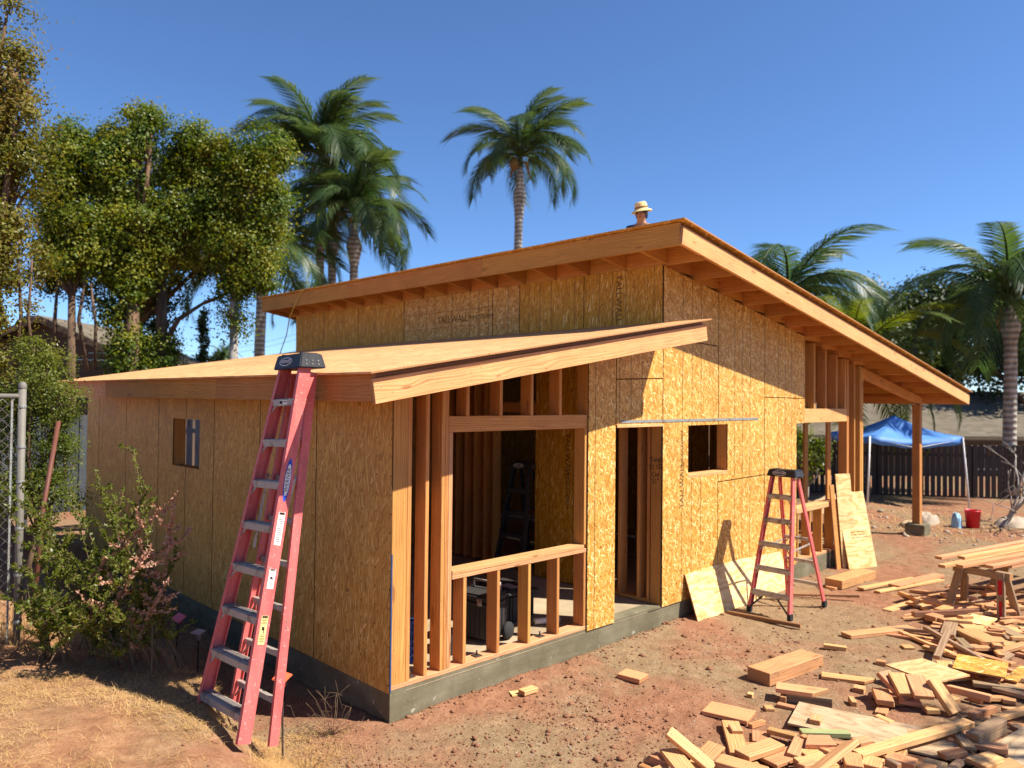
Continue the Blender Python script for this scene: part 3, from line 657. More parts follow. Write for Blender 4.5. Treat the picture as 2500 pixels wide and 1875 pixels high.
# ------------------------- upper roof
UXL, UXR, UYF, UYB = 3.245, 13.56, -.605, 8.92
ub = lambda x: 4.254 - SL*(x-UXL)
beam('fascia_board', (UXL, UYF+.019, ub(UXL)+.098), (UXR, UYF+.019, ub(UXR)+.098), .038, .196, 'fascia', H)
beam('rafter', (UXL+.045, UYF+.059, ub(UXL+.045)+.128), (UXR-.045, UYF+.059, ub(UXR-.045)+.128), .036, .225, 'brown', H)  # darkened too: overhang shade put into the rafter colour
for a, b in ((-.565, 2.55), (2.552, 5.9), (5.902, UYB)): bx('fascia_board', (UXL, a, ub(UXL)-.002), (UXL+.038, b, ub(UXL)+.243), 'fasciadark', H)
bx('fascia_board', (UXR-.038, -.565, ub(UXR)), (UXR, UYB, ub(UXR)+.236), 'fascia', H)
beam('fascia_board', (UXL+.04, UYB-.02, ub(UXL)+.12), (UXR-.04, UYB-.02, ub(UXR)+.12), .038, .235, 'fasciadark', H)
deck('roof_deck_sheet', UXL-.045, UXR+.05, UYF-.05, UYB+.05, ub, .2585, 8, 4, 'osbflat')
k = 0
while True:
    x = 3.81+.6096*k
    if x > 13.45: break
    z = ub(x); bx('roof_joist', (x-.019, UYF+.08, z+.012), (x+.019, UYB-.045, z+.238), 'fir', H); k += 1
for k in range(16):
    y = -.03+.562*k
    beam('lookout', (UXL+.04, y, ub(UXL+.04)+.105), (3.788, y, ub(3.788)+.105), .038, .185, 'fir', H)
    if k < 15: bx('blocking', (X1-.02, y+.02, ROOF_B(X1)+.012), (X1+.018, y+.54, ROOF_B(X1)+.225), 'fir', H)
k = 0
while True:                                             # blocking between joists above the front wall
    x = 3.83+.6096*k
    if x > 9.4: break
    bx('blocking', (x+.002, .0, ub(x+.3)+.02), (x+.569, .038, ub(x+.3)+.2), 'fir', H); k += 1
# porch end
beam('porch_beam', (XE-.1, .07, ub(XE-.1)-.075), (12.78, .07, ub(12.78)-.075), .089, .15, 'fir', H)
bx('porch_beam', (12.55, .15, ub(12.6)-.16), (12.70, 8.4, ub(12.6)-.01), 'fir', H)
po = bx('porch_post', (12.56, .0, .22), (12.70, .14, ub(12.62)-.16), 'fir', H)
bx('post_brace', (12.58, -.05, .22), (12.67, -.011, 1.55), 'pine', po)
bx('porch_post', (12.56, 4.1, .2), (12.70, 4.24, ub(12.62)-.16), 'fir', H)
boxes('post_footing', [((12.62, .06, .08), (.36, .36, .3))], 'conc', H, bev=.012)
# printed lettering on the sheathing
def wall_text(s_, x, z, size, rot, y=-.0168): text('lettering', s_, size, frame_at((x, y, z), (1,0,0), (0,0,1)) @ Matrix.Rotation(R(rot), 4, 'Z'), 'fadedink', H, .95)
def side_text(s_, x, y, z, size, rot): text('lettering', s_, size, frame_at((x, y, z), (0,-1,0), (0,0,1)) @ Matrix.Rotation(R(rot), 4, 'Z'), 'fadedink', H, .95)
wall_text('TALLWALL', 4.165, 1.60, .115, 90); wall_text('WINDSTORM', 4.165, 2.03, .075, 90)
side_text('TALLWALL', X1-.0168, 3.75, 3.79, .15, 0); side_text('WINDSTORM', X1-.0168, 3.12, 3.79, .09, 0)
side_text('TALLWALL', X1-.0168, .62, 3.83, .125, -90)
side_text('TALLWALL', X1-.0168, 1.42, 1.89, .12, -90); side_text('WINDSTORM', X1-.0168, 1.42, 1.46, .085, -90)
for z in (3.68, 3.92): boxes('printed_line', [((X1-.0165, 3.9, z), (.001, 2.0, .006))], 'fadedink', H)
for y_, z_ in ((.62, .95), (.47, 2.55), (.9, .5)): side_text('24', -.0168, y_, z_, .05, 0)
# loose cord hanging from the high eave
# ------------------------------------------------------------------ yellow cord hung over the eave
c0 = (3.238, 7.3, 4.5)
tag(tube('hanging_cord', [(3.9, 6.9, 4.44), (3.5, 7.05, 4.50), (3.215, 7.2, 4.52), (3.205, 7.35, 4.47), (3.2, 7.5, 4.3), (3.2, 7.72, 4.05), (3.24, 7.9, 3.75), (3.3, 8.3, 3.35), (3.35, 8.7, 3.25)], .009, 'cordyel', n=6), 'thin yellow cord hanging over the high eave of the house', 'cord')

# ------------------------------------------------------------------ stepladders
def channel(name, p0, p1, depth, flange, th, out, fwd, mat, parent):
    """C-section rail from p0 to p1; web faces out (+-y), flanges point inwards"""
    p0, p1 = Vector(p0), Vector(p1); ax = (p1-p0).normalized(); L = (p1-p0).length
    o = Vector(out); o = (o-ax*o.dot(ax)).normalized(); f = ax.cross(o)
    prof = [(-depth/2, 0), (depth/2, 0), (depth/2, -flange), (depth/2-th, -flange), (depth/2-th, -th), (-depth/2+th, -th), (-depth/2+th, -flange), (-depth/2, -flange)]
    V = [tuple(p0+f*a+o*b) for a, b in prof]+[tuple(p1+f*a+o*b) for a, b in prof]; n = 8
    F = [[i, (i+1) % n, n+(i+1) % n, n+i] for i in range(n)]+[list(range(n))[::-1], list(range(n, 2*n))]
    me = pydata(name, V, F); bm = bmesh.new(); bm.from_mesh(me); bmesh.ops.recalc_face_normals(bm, faces=bm.faces)
    bm.to_mesh(me); bm.free(); return link(name, me, parent, (mat,))
def ellipse(name, a, b, th, mat, parent, matrix, n=28):
    V = [(a*math.cos(2*math.pi*k/n), b*math.sin(2*math.pi*k/n), z) for z in (0, th) for k in range(n)]
    F = [list(range(n))[::-1], list(range(n, 2*n))]+[[k, (k+1) % n, n+(k+1) % n, n+k] for k in range(n)]
    return link(name, pydata(name, V, F), parent, (mat,), matrix)
def ladder(name, loc, rz, label, Ht, lean, wb, wt, rear0, rear1, zs, caph, group=None, feet=True, step_d=.085, mats=('red', 'alu', 'black'), big=False, rot=None):
    t = empty(name, loc, rz, label, 'ladder', group)
    if rot: t.rotation_euler = rot
    fx = lambda z: lean*z/Ht
    hw = lambda z: (wb+(wt-wb)*z/Ht)/2
    rd, rf = (.092, .034) if big else (.075, .03)
    rails = {}
    for s in (-1, 1):
        z0 = .05 if feet else 0
        rails[s] = channel('front_rail', (fx(z0), s*hw(z0), z0), (fx(Ht), s*hw(Ht), Ht), rd, rf, .005, (0, s, 0), None, mats[0], t)
        rx = lambda z: rear0+(rear1-rear0)*z/Ht; rw = lambda z: (wb*.93+(wt*.86-wb*.93)*z/Ht)/2
        zr0 = z0 if feet else -.085
        rr = channel('rear_rail', (rx(zr0), s*rw(zr0), zr0), (rx(Ht-.06), s*rw(Ht-.06), Ht-.06), rd*.72, rf*.85, .005, (0, s, 0), None, mats[0], t)
        if feet:
            for (xx, ww, r_) in ((fx(.03), hw(.03), rails[s]), (rx(.03), rw(.03), rr)): boxes('rubber_foot', [((xx, s*(ww-.012), .04), (rd*1.05, .045, .08))], 'rubber', r_, bev=.006)
        for z in (zs[2]-.06, zs[2]-.1): boxes('rivet', [((rx(z), s*(rw(z)+.002), z), (.014, .006, .014))], mats[1], rr, bev=.003)
    for i, z in enumerate(zs):
        w = 2*hw(z)-.012
        st = boxes('step', [((fx(z)+.002, 0, z), (step_d, w, .012)), ((fx(z)-step_d/2, 0, z-.02), (.006, w, .05)), ((fx(z)+step_d/2, 0, z-.016), (.005, w, .038))], mats[1], t, bev=.0015)
        boxes('tread_rib', [((fx(z)-step_d/2+.012+.013*k, 0, z+.008), (.004, w-.02, .004)) for k in range(6)], mats[1], st)
        low = i == 0; k_ = .19 if low else .065
        for s in (-1, 1):
            a = Vector((fx(z)-step_d*.42, s*(w/2-k_*.85), z-.042)); zz = z-.04-k_*(.9 if low else 1); b = Vector((fx(zz)-step_d*.42, s*(hw(zz)-.012), zz))
            if zz > .03: m = axes(b-a, (1,0,0)); m.translation = (a+b)/2; boxes('brace', [((0,0,0), ((b-a).length, .022 if low else .016, .004))], 'rubber' if (low and feet) else mats[1], st, m)
    # rear horizontals
    rx = lambda z: rear0+(rear1-rear0)*z/Ht; rw = lambda z: (wb*.93+(wt*.86-wb*.93)*z/Ht)/2
    for z in zs[:max(3, len(zs)-2)]:
        w = 2*rw(z)-.01; rg_ = boxes('rear_rung', [((rx(z), 0, z+.01), (.006, w, .038)), ((rx(z)+.014, 0, z+.027), (.03, w, .004))], mats[1], t)
        for s in (-1, 1):
            a = Vector((rx(z), s*(w/2-.07), z-.01)); b = Vector((rx(z-.08), s*(rw(z-.08)-.012), z-.08)); m = axes(b-a, (1,0,0)); m.translation = (a+b)/2
            boxes('brace', [((0,0,0), ((b-a).length, .014, .004))], mats[1], rg_, m)
    # spreader bars
    zq = zs[len(zs)//2]-.07
    for s in (-1, 1):
        a = Vector((fx(zq), s*(hw(zq)-.02), zq)); b = Vector((rx(zq+.04), s*(rw(zq)-.02), zq+.04))
        if big: a = Vector((fx(zq+.5)+.05, s*(hw(zq)-.05), zq+.42)); b = Vector((fx(zq)+.03, s*(rw(zq)-.06), zq-.12))
        m = axes(b-a, (0,0,1)); m.translation = (a+b)/2; boxes('spreader_bar', [((0,0,0), ((b-a).length, .005, .022))], mats[1], t, m)
    # moulded top cap
    cw = wt+.085; x0, x1 = fx(Ht)-rd*.75, rear1+rd*.62; zc0, zc1 = Ht-.03, Ht-.03+caph
    e = .018
    V = [(x0-.01, -cw/2, zc0), (x1+.01, -cw/2, zc0), (x1+.01, cw/2, zc0), (x0-.01, cw/2, zc0), (x0+e, -cw/2+e, zc1), (x1-e, -cw/2+e, zc1), (x1-e, cw/2-e, zc1), (x0+e, cw/2-e, zc1)]
    bm = bmesh.new(); vs = [bm.verts.new(v) for v in V]
    for f in ((3,2,1,0), (4,5,6,7), (0,1,5,4), (1,2,6,5), (2,3,7,6), (3,0,4,7)): bm.faces.new([vs[i] for i in f])
    bmesh.ops.bevel(bm, geom=bm.edges[:], offset=.008, segments=2, affect='EDGES')
    me = bpy.data.meshes.new('top_cap'); bm.to_mesh(me); bm.free(); cap = link('top_cap', me, t, (mats[2],))
    boxes('tool_tray', [(((x0+x1)/2, 0, zc1+.001), ((x1-x0)*.45, cw*.6, .004)), (((x0+x1)/2, -cw*.33, zc1+.004), ((x1-x0)*.7, .02, .008)), (((x0+x1)/2, cw*.33, zc1+.004), ((x1-x0)*.7, .02, .008))], mats[2], cap, bev=.002)
    slope = math.atan2(.01+e, caph); nrm_y = Vector((0, -math.cos(slope*.6), math.sin(slope*.6)))
    rv = []
    for dx in (-.055, -.005, .045):
        for dz in (.028, .055): rv.append((((x0+x1)/2+dx, -cw/2+e*dz/caph-.002, zc0+dz), (.012, .006, .012)))
    for r_ in rv: boxes('rivet', [r_], 'galv', cap, bev=.002)
    nx = Vector((-math.cos(slope), 0, math.sin(slope))); org = Vector((x0-.01, cw*.06, zc0)).lerp(Vector((x0+e, cw*.06, zc1)), .5)+nx*.0025
    fm = frame_at(org, (0,-1,0), nx.cross(Vector((0,-1,0))))
    k = cw*.23
    ellipse('logo', k, k*.36, .001, 'whitelabel', cap, fm); ellipse('logo', k*.92, k*.30, .0016, mats[2], cap, fm)
    text('lettering', 'WERNER', k*.40, Matrix.Translation(nx*.0024) @ fm, 'whitelabel', cap)
    if big:     # decals on the outer web of the near front rail
        p0, p1 = Vector((0, -wb/2, 0)), Vector((lean, -wt/2, Ht)); ax = (p1-p0).normalized(); o = Vector((0,-1,0)); o = (o-ax*o.dot(ax)).normalized()
        rl = rails[-1]
        def dm(z, off=.0012): m = frame_at(p0.lerp(p1, z/Ht)+o*off, ax, o.cross(ax)); return m
        ellipse('logo', .155, .026, .0008, 'blue', rl, dm(1.70)); ellipse('logo', .118, .0235, .0012, 'ink', rl, dm(1.70)); ellipse('logo', .115, .0215, .0016, 'whitelabel', rl, dm(1.70))
        text('lettering', 'WERNER', .041, dm(1.70, .0032), 'ink', rl, 1.1)
        for z, ln, wd, mt in ((1.365, .23, .052, 'whitelabel'), (1.03, .135, .05, 'whitelabel'), (.70, .19, .05, 'yellowlabel')):
            m = dm(z); lb = boxes('label_sticker', [((0, 0, .0008), (ln, wd, .0012))], mt, rl, m)
            bars = [((ln*(.44-.055*k), -wd*.02*random.random(), .0018), (ln*.018, wd*random.uniform(.55, .82), .0005)) for k in range(16)]
            if mt == 'yellowlabel' or ln < .15: bars = bars[:5]+[((ln*.05, wd*.05, .0018), (ln*.12, wd*.35, .0005)), ((ln*-.02, -wd*.12, .0018), (ln*.18, wd*.12, .0005))]+bars[11:]
            boxes('label_print', bars, 'ink', rl, m)
            boxes('label_print', [((ln*.455, 0, .0018), (ln*.07, wd*.8, .0005))], 'ink', rl, m)
        boxes('label_sticker', [((fx(zs[-1])-step_d/2-.004, -.01, zs[-1]-.018), (.001, .12, .03))], 'whitelabel', t)
        boxes('label_sticker', [((fx(zs[-1])-step_d/2-.0052, .02, zs[-1]-.018), (.001, .045, .022)), ((fx(zs[-1])-step_d/2-.0052, -.04, zs[-1]-.014), (.001, .05, .006))], 'ink', t)
    return t
zs8 = [.175+.3007*k for k in range(8)]
ladder('stepladder', (-1.335, .115, .305), R(-1.5), 'tall red fibreglass stepladder leaning folded against the low eave', 2.545, .585, .70, .315, .235, .665, zs8, .11, feet=False, step_d=.09, big=True, rot=(R(-2.2), 0, R(1)))
ladder('stepladder', (5.115, -.64, gz(5.4, -.64)+.0), R(-2), 'shorter red stepladder standing open beside the plywood sheet', 1.70, .33, .56, .30, .94, .46, [.27+.292*k for k in range(5)], .085)
ladder('stepladder', (3.35, 2.1, ZC), R(8), 'dark stepladder standing inside the shaded low room', 1.45, .30, .50, .28, .8, .42, [.28+.29*k for k in range(4)], .085, mats=('black', 'blackdust', 'black'))

# ------------------------------------------------------------------ rebar stakes with safety caps
def rebar(x, y, zt, mat, label, tilt=(0, 0), cr=(0, 0)):
    z0 = gz(x, y)-.1; t = empty('rebar_stake', (x, y, z0), 0, label, 'stake', 'capped rebar stakes along the trench')
    tp = Vector((tilt[0], tilt[1], zt-z0)); n = 26
    pts = [tuple(tp*(k/n)) for k in range(n+1)]; tube('rebar_rod', pts, [.0085 if k % 2 else .0068 for k in range(n+1)], 'rebar', t, 8)
    cp = lathe('safety_cap', [(0, -.075), (.019, -.075), (.024, -.01), (.026, 0), (0, 0)], mat, t, 16, Matrix.Translation(tp) @ Matrix.Rotation(R(cr[0]), 4, 'X') @ Matrix.Rotation(R(cr[1]), 4, 'Y'))
    boxes('cap_plate', [((0, 0, .006), (.105, .105, .012))], mat, cp, Matrix.Rotation(R(25), 4, 'Z'), bev=.005)
    boxes('cap_disc', [((0, 0, .016), (.008, .008, .003))], mat, cp)
rebar(-.955, -.06, .60, 'orange', 'rebar stake with orange square safety cap beside the tall ladder', (.01, .05), (16, -14))
rebar(-.68, 2.66, .40, 'pinkplastic', 'rebar stake with pink safety cap tilted in the dark trench', (.03, .0), (25, -20))
rebar(-.60, 2.30, .33, 'paleplastic', 'rebar stake with pale faded flat cap in the trench', (0, 0), (6, -5))
rebar(-.33, 1.1, .16, 'paleplastic', 'short rebar stake with pale cap close to the footing')

# ------------------------------------------------------------------ things inside the house
def toolbox():
    t = empty('rolling_toolbox', (1.45, .52, ZC), R(12), 'black wheeled plastic toolbox behind the sill studs', 'toolbox')
    boxes('body', [((0, 0, .22), (.30, .42, .36))], 'blackdust', t, bev=.02); boxes('lid', [((0, 0, .43), (.32, .44, .07))], 'blackdust', t, bev=.018)
    boxes('latch', [((-.165, -.1, .40), (.02, .05, .07)), ((-.165, .1, .40), (.02, .05, .07))], 'alu', t, bev=.004)
    boxes('rib', [((-.152, -.15+.06*k, .2), (.01, .015, .28)) for k in range(6)]+[((-.12+.06*k, -.212, .2), (.015, .01, .28)) for k in range(5)], 'black', t)
    tube('handle', [(.1, -.16, .47), (.1, -.16, .54), (.1, .16, .54), (.1, .16, .47)], .012, 'alu', t)
    for s in (-1, 1): lathe('wheel', [(0, -.025), (.075, -.025), (.085, -.01), (.085, .01), (.075, .025), (0, .025)], 'rubber', t, 20, Matrix.Translation((.13, s*.235, .085)) @ Matrix.Rotation(R(90), 4, 'X'))
    t2 = empty('storage_tote', (2.18, .92, ZC), R(-6), 'black lidded storage tote on the slab behind the sill studs', 'tote')
    boxes('body', [((0, 0, .15), (.36, .56, .29))], 'blackdust', t2, bev=.025); boxes('rib', [((-.184, -.2+.1*k, .15), (.012, .02, .26)) for k in range(5)]+[((-.12+.08*k, -.285, .15), (.02, .012, .26)) for k in range(4)], 'black', t2)
    boxes('lid', [((0, 0, .31), (.42, .62, .03)), ((0, 0, .33), (.34, .54, .015))], 'blackdust', t2, bev=.008); boxes('label_sticker', [((-.02, -.1, .339), (.12, .2, .002))], 'trash', t2)
    t3 = empty('milk_crate', (.42, .55, ZC), R(20), 'blue plastic crate of tools behind the corner studs', 'crate')
    bars = [((0, 0, .01), (.32, .32, .02))]+[((s*.155, 0, z), (.012, .32, .02)) for s in (-1, 1) for z in (.06, .12, .18, .26, .35)]+[((0, s*.155, z), (.32, .012, .02)) for s in (-1, 1) for z in (.06, .12, .18, .26, .35)]+[((s*.155, -.15+.05*k, .18), (.012, .014, .34)) for s in (-1, 1) for k in range(7)]+[((-.15+.05*k, s*.155, .18), (.014, .012, .34)) for s in (-1, 1) for k in range(7)]
    boxes('crate_grid', bars, 'bluebin', t3); boxes('tool', [((.05, .02, .3), (.05, .06, .3)), ((-.06, -.04, .27), (.08, .04, .26))], 'black', t3, bev=.01); tube('hose_coil', [(.1*math.cos(a), .1*math.sin(a), .25+.01*a) for a in [k*.4 for k in range(40)]], .012, 'blackdust', t3, 6)
    p = Matrix.Translation((2.28, .40, ZC+.035)) @ Matrix.Rotation(R(-28), 4, 'Z') @ Matrix.Rotation(R(90), 4, 'Y')
    tag(lathe('pipe_offcut', [(.026, -.14), (.033, -.14), (.033, .14), (.026, .14), (.026, -.14)], 'pvc', None, 20, p), 'short white plastic pipe lying on the slab', 'pipe')
    tag(boxes('battery_charger', [((.95, .42, ZC+.09), (.16, .2, .18)), ((.95, .42, ZC+.2), (.1, .12, .05))], 'black', bev=.015), 'small black tool case on the slab near the corner studs', 'tool case')
toolbox()
# ------------------------------------------------------------------ scrap lumber
LUMBER = [
    ('B', 'wood_block', 'offfir', 'lone flat reddish wood block on open dirt before the doorway', 'block', None, [2.2, -0.767, 0.0, 0.233, 0.182, 0.045, 98.937]),
    ('B', 'timber_offcut', 'rough', 'large heavy rough sawn timber offcut lying on open dirt', 'timber', None, [3.459, -1.653, 0.0, 0.897, 0.242, 0.122, -7.168]),
    ('B', 'wood_block', 'offfir', 'wide reddish block with a dark seam along its top', 'block', None, [2.165, -1.777, 0.0, 0.378, 0.25, 0.034, 102.26]),
    ('B', 'wood_block', 'pine', 'small yellow cube-like block resting on a short plank', 'block', None, [1.838, -2.022, 0.04, 0.118, 0.087, 0.045, 44.595]),
    ('B', 'plank', 'offfir', 'short plank lying flat with a small yellow block on it', 'plank', None, [1.752, -2.061, 0.0, 0.56, 0.137, 0.038, 36.318]),
    ('B', 'lumber_offcut', 'pine', 'pale almost white board end with straight grain', 'offcut', None, [1.607, -2.344, 0.06, 0.377, 0.142, 0.04, -14.043]),
    ('T', 'wood_stick', 'pine', 'stick with dark ringed end propped up over the heap', 'stick', None, [1.046, -1.971, 0.22, 1.116, -2.192, 0.08, 0.089, 0.038, 25.0]),
    ('B', 'lumber_offcut', 'pine', 'yellow board end at the near left of the scrap heap', 'offcut', None, [0.941, -2.086, 0.11, 0.357, 0.14, 0.04, -124.758]),
    ('B', 'lumber_offcut', 'offfir', 'short dark sided block in the stepped stack of the scrap heap', 'offcut', 'short offcuts in the front scrap heap', [0.96, -1.93, 0.065, 0.141, 0.089, 0.045, -92.031]),
    ('B', 'lumber_offcut', 'offfir', 'short dark sided block in the stepped stack of the scrap heap', 'offcut', 'short offcuts in the front scrap heap', [0.959, -1.878, 0.02, 0.139, 0.085, 0.045, -86.024]),
    ('B', 'lumber_offcut', 'offfir', 'short dark sided block in the stepped stack of the scrap heap', 'offcut', 'short offcuts in the front scrap heap', [0.871, -1.856, 0.0, 0.082, 0.049, 0.04, -89.822]),
    ('B', 'lumber_offcut', 'pine', 'yellow block lying in front of the stepped stack', 'offcut', None, [0.83, -2.008, 0.04, 0.158, 0.104, 0.04, -13.998]),
    ('B', 'lumber_offcut', 'offfir', 'short orange lumber offcut in the front scrap heap', 'offcut', 'short offcuts in the front scrap heap', [1.285, -1.98, 0.03, 0.148, 0.108, 0.04, 86.028]),
    ('B', 'lumber_offcut', 'offfir', 'short orange lumber offcut in the front scrap heap', 'offcut', 'short offcuts in the front scrap heap', [1.125, -2.113, 0.02, 0.102, 0.114, 0.04, 4.89]),
    ('B', 'lumber_offcut', 'rough', 'rough speckled board end in the middle of the front heap', 'offcut', None, [1.259, -2.39, 0.02, 0.334, 0.151, 0.089, -79.95]),
    ('B', 'lumber_offcut', 'offfir', 'small pinkish stick beside the pale white board end', 'offcut', None, [2.154, -2.035, 0.0, 0.167, 0.045, 0.035, -12.691]),
    ('B', 'lumber_offcut', 'offfir', 'short orange lumber offcut in the front scrap heap', 'offcut', 'short offcuts in the front scrap heap', [1.951, -2.178, 0.0, 0.201, 0.14, 0.03, 28.807]),
    ('B', 'wood_block', 'pine', 'tiny pale cube alone on dirt near the large timber', 'block', None, [2.651, -1.711, 0.0, 0.059, 0.05, 0.04, 15.822]),
    ('B', 'wood_block', 'offfir', 'small block on dirt next to the board standing on edge', 'block', 'small blocks by the edge-standing board', [2.5, -1.962, 0.0, 0.077, 0.089, 0.031, -46.481]),
    ('B', 'board_offcut', 'pine', 'board with a pointed mitred end resting on other offcuts', 'board', None, [2.853, -2.054, 0.09, 0.368, 0.166, 0.04, -65.076]),
    ('B', 'board_offcut', 'grey', 'dirty grey board standing on its long edge', 'board', None, [2.85, -2.15, 0.0, 0.377, 0.038, 0.081, -62.909]),
    ('B', 'wood_block', 'offfir', 'small block propping up the pointed board', 'block', None, [2.757, -1.968, 0.0, 0.05, 0.1, 0.06, -68.28]),
    ('B', 'wood_block', 'offfir', 'small block on dirt next to the board standing on edge', 'block', 'small blocks by the edge-standing board', [2.649, -2.055, 0.0, 0.17, 0.064, 0.031, 98.625]),
    ('B', 'plywood_offcut', 'plygrey', 'long dusty plywood strip lying flat across the heap', 'plywood', None, [2.66, -2.792, 0.012, 1.267, 0.501, 0.015, -75.05]),
    ('B', 'wood_block', 'offfir', 'rounded block sitting alone on the dusty plywood strip', 'block', None, [2.435, -2.395, 0.03, 0.082, 0.12, 0.055, 105.592]),
    ('B', 'board_offcut', 'green', 'board with green stained top face', 'board', None, [2.177, -2.577, 0.07, 0.366, 0.075, 0.04, -47.876]),
    ('B', 'wood_block', 'offfir', 'small pinkish block below the green stained board', 'block', None, [2.009, -2.516, 0.05, 0.101, 0.056, 0.04, 70.445]),
    ('B', 'lumber_offcut', 'offfir', 'short orange lumber offcut in the front scrap heap', 'offcut', 'short offcuts in the front scrap heap', [1.996, -2.644, 0.03, 0.096, 0.097, 0.05, -49.359]),
    ('B', 'wood_block', 'pine', 'bright yellow block beside the long diagonal stud', 'block', None, [2.328, -2.797, 0.0, 0.135, 0.093, 0.06, -22.398]),
    ('B', 'stud_offcut', 'pine', 'long knotty stud lying diagonally across the dusty plywood', 'stud', None, [2.594, -3.086, 0.07, 1.253, 0.096, 0.045, -18.764]),
    ('B', 'lumber_offcut', 'pine', 'pale board end with dark ringed end grain in the front heap', 'offcut', None, [1.721, -2.706, 0.03, 0.256, 0.16, 0.06, -33.781]),
    ('T', 'board_offcut', 'pine', 'board propped up steeply on the front heap', 'board', None, [1.722, -2.935, 0.26, 1.412, -2.846, 0.16, 0.14, 0.038, 30.0]),
    ('B', 'lumber_offcut', 'offfir', 'short orange lumber offcut in the front scrap heap', 'offcut', 'short offcuts in the front scrap heap', [1.87, -2.907, 0.02, 0.213, 0.12, 0.09, 26.334]),
    ('B', 'lumber_offcut', 'offfir', 'short orange lumber offcut in the front scrap heap', 'offcut', 'short offcuts in the front scrap heap', [2.002, -2.992, 0.03, 0.163, 0.13, 0.04, 10.89]),
    ('B', 'lumber_offcut', 'offfir', 'short orange lumber offcut in the front scrap heap', 'offcut', 'short offcuts in the front scrap heap', [2.238, -3.103, 0.02, 0.193, 0.128, 0.045, 97.644]),
    ('B', 'wood_block', 'grey', 'small grey block at the near edge of the heap', 'block', None, [2.046, -3.114, 0.06, 0.098, 0.05, 0.05, 70.494]),
    ('B', 'lumber_offcut', 'offfir', 'short orange lumber offcut in the front scrap heap', 'offcut', 'short offcuts in the front scrap heap', [1.712, -2.483, 0.02, 0.36, 0.153, 0.03, -12.023]),
    ('B', 'stud_offcut', 'offfir', 'straight stud offcut lying alone beyond the pointed board', 'stud', None, [3.673, -2.134, 0.0, 0.426, 0.132, 0.03, -66.23]),
    ('B', 'wood_block', 'pine', 'small yellow topped block against the fanned boards', 'block', None, [3.503, -2.323, 0.0, 0.094, 0.097, 0.05, 102.059]),
    ('B', 'wood_block', 'pine', 'tiny narrow block standing on dirt left of the fanned boards', 'block', None, [3.136, -2.407, 0.0, 0.131, 0.045, 0.05, 35.178]),
    ('B', 'board_offcut', 'offfir', 'dusty board leaning in the fanned stack under the tan plywood', 'board', 'fanned boards under the tan plywood', [3.288, -2.603, 0.07, 0.276, 0.136, 0.045, 27.948]),
    ('T', 'board_offcut', 'offfir', 'dusty board leaning in the fanned stack under the tan plywood', 'board', 'fanned boards under the tan plywood', [3.483, -2.561, 0.2, 3.441, -2.716, 0.1, 0.16, 0.04, 0.0]),
    ('T', 'board_offcut', 'offfir', 'dusty board leaning in the fanned stack under the tan plywood', 'board', 'fanned boards under the tan plywood', [3.487, -2.658, 0.21, 3.398, -2.741, 0.15, 0.14, 0.04, 0.0]),
    ('T', 'board_offcut', 'offfir', 'dusty board leaning in the fanned stack under the tan plywood', 'board', 'fanned boards under the tan plywood', [3.554, -2.786, 0.21, 3.436, -2.869, 0.15, 0.16, 0.04, 0.0]),
    ('T', 'board_offcut', 'offfir', 'dusty board leaning in the fanned stack under the tan plywood', 'board', 'fanned boards under the tan plywood', [3.569, -2.929, 0.21, 3.539, -3.058, 0.06, 0.14, 0.045, 0.0]),
    ('B', 'plywood_offcut', 'plytan', 'tan plywood square lying on top of the fanned boards', 'plywood', None, [4.034, -2.725, 0.17, 0.494, 0.48, 0.015, -20.682]),
    ('B', 'strand_board_offcut', 'osbflat', 'speckled strand board square lying beside the tan plywood', 'strand board', None, [4.628, -3.01, 0.12, 0.419, 0.485, 0.015, 99.639]),
    ('B', 'strand_board_offcut', 'osbflat', 'narrow bright strand board strip under the speckled square', 'strand board', None, [4.752, -3.286, 0.08, 0.506, 0.098, 0.015, -0.834]),
    ('B', 'plywood_offcut', 'ply', 'thin yellow plywood sliver tucked under the tan plywood', 'plywood', None, [4.448, -2.864, 0.01, 0.394, 0.084, 0.012, -35.207]),
    ('B', 'wood_strip', 'pine', 'narrow strip running out from under the tan plywood', 'strip', None, [3.96, -3.024, 0.05, 0.456, 0.05, 0.06, 92.689]),
    ('B', 'lumber_offcut', 'offfir', 'small offcut between the narrow strip and the red ended block', 'offcut', 'short offcuts in the front scrap heap', [3.863, -2.942, 0.0, 0.115, 0.17, 0.04, -19.508]),
    ('B', 'lumber_offcut', 'offfir', 'small offcut between the narrow strip and the red ended block', 'offcut', 'short offcuts in the front scrap heap', [4.031, -3.12, 0.0, 0.117, 0.06, 0.05, 83.634]),
    ('B', 'lumber_offcut', 'offfir', 'small offcut between the narrow strip and the red ended block', 'offcut', 'short offcuts in the front scrap heap', [4.189, -3.338, 0.0, 0.1, 0.08, 0.04, 103.672]),
    ('B', 'wood_block', 'offfir', 'block with a dark red end face next to the dusty plywood', 'block', None, [3.718, -3.251, 0.0, 0.35, 0.048, 0.056, -15.847]),
    ('B', 'stud_offcut', 'pine', 'pale stud running out of the heap beside the red ended block', 'stud', None, [3.768, -3.45, 0.05, 0.463, 0.068, 0.045, -18.783]),
    ('B', 'timber_offcut', 'grey', 'thick grey brown timber lying beside the dusty plywood strip', 'timber', None, [3.191, -3.407, 0.0, 0.514, 0.091, 0.11, -8.406]),
    ('B', 'plywood_offcut', 'plygrey', 'grey plywood sheet in dappled shade at the edge of the heap', 'plywood', None, [3.425, -3.68, 0.01, 1.143, 0.311, 0.015, -9.475]),
    ('B', 'wood_strip', 'grey', 'small grey strip beside the grey plywood sheet', 'strip', None, [3.61, -3.534, 0.0, 0.116, 0.081, 0.04, -123.171]),
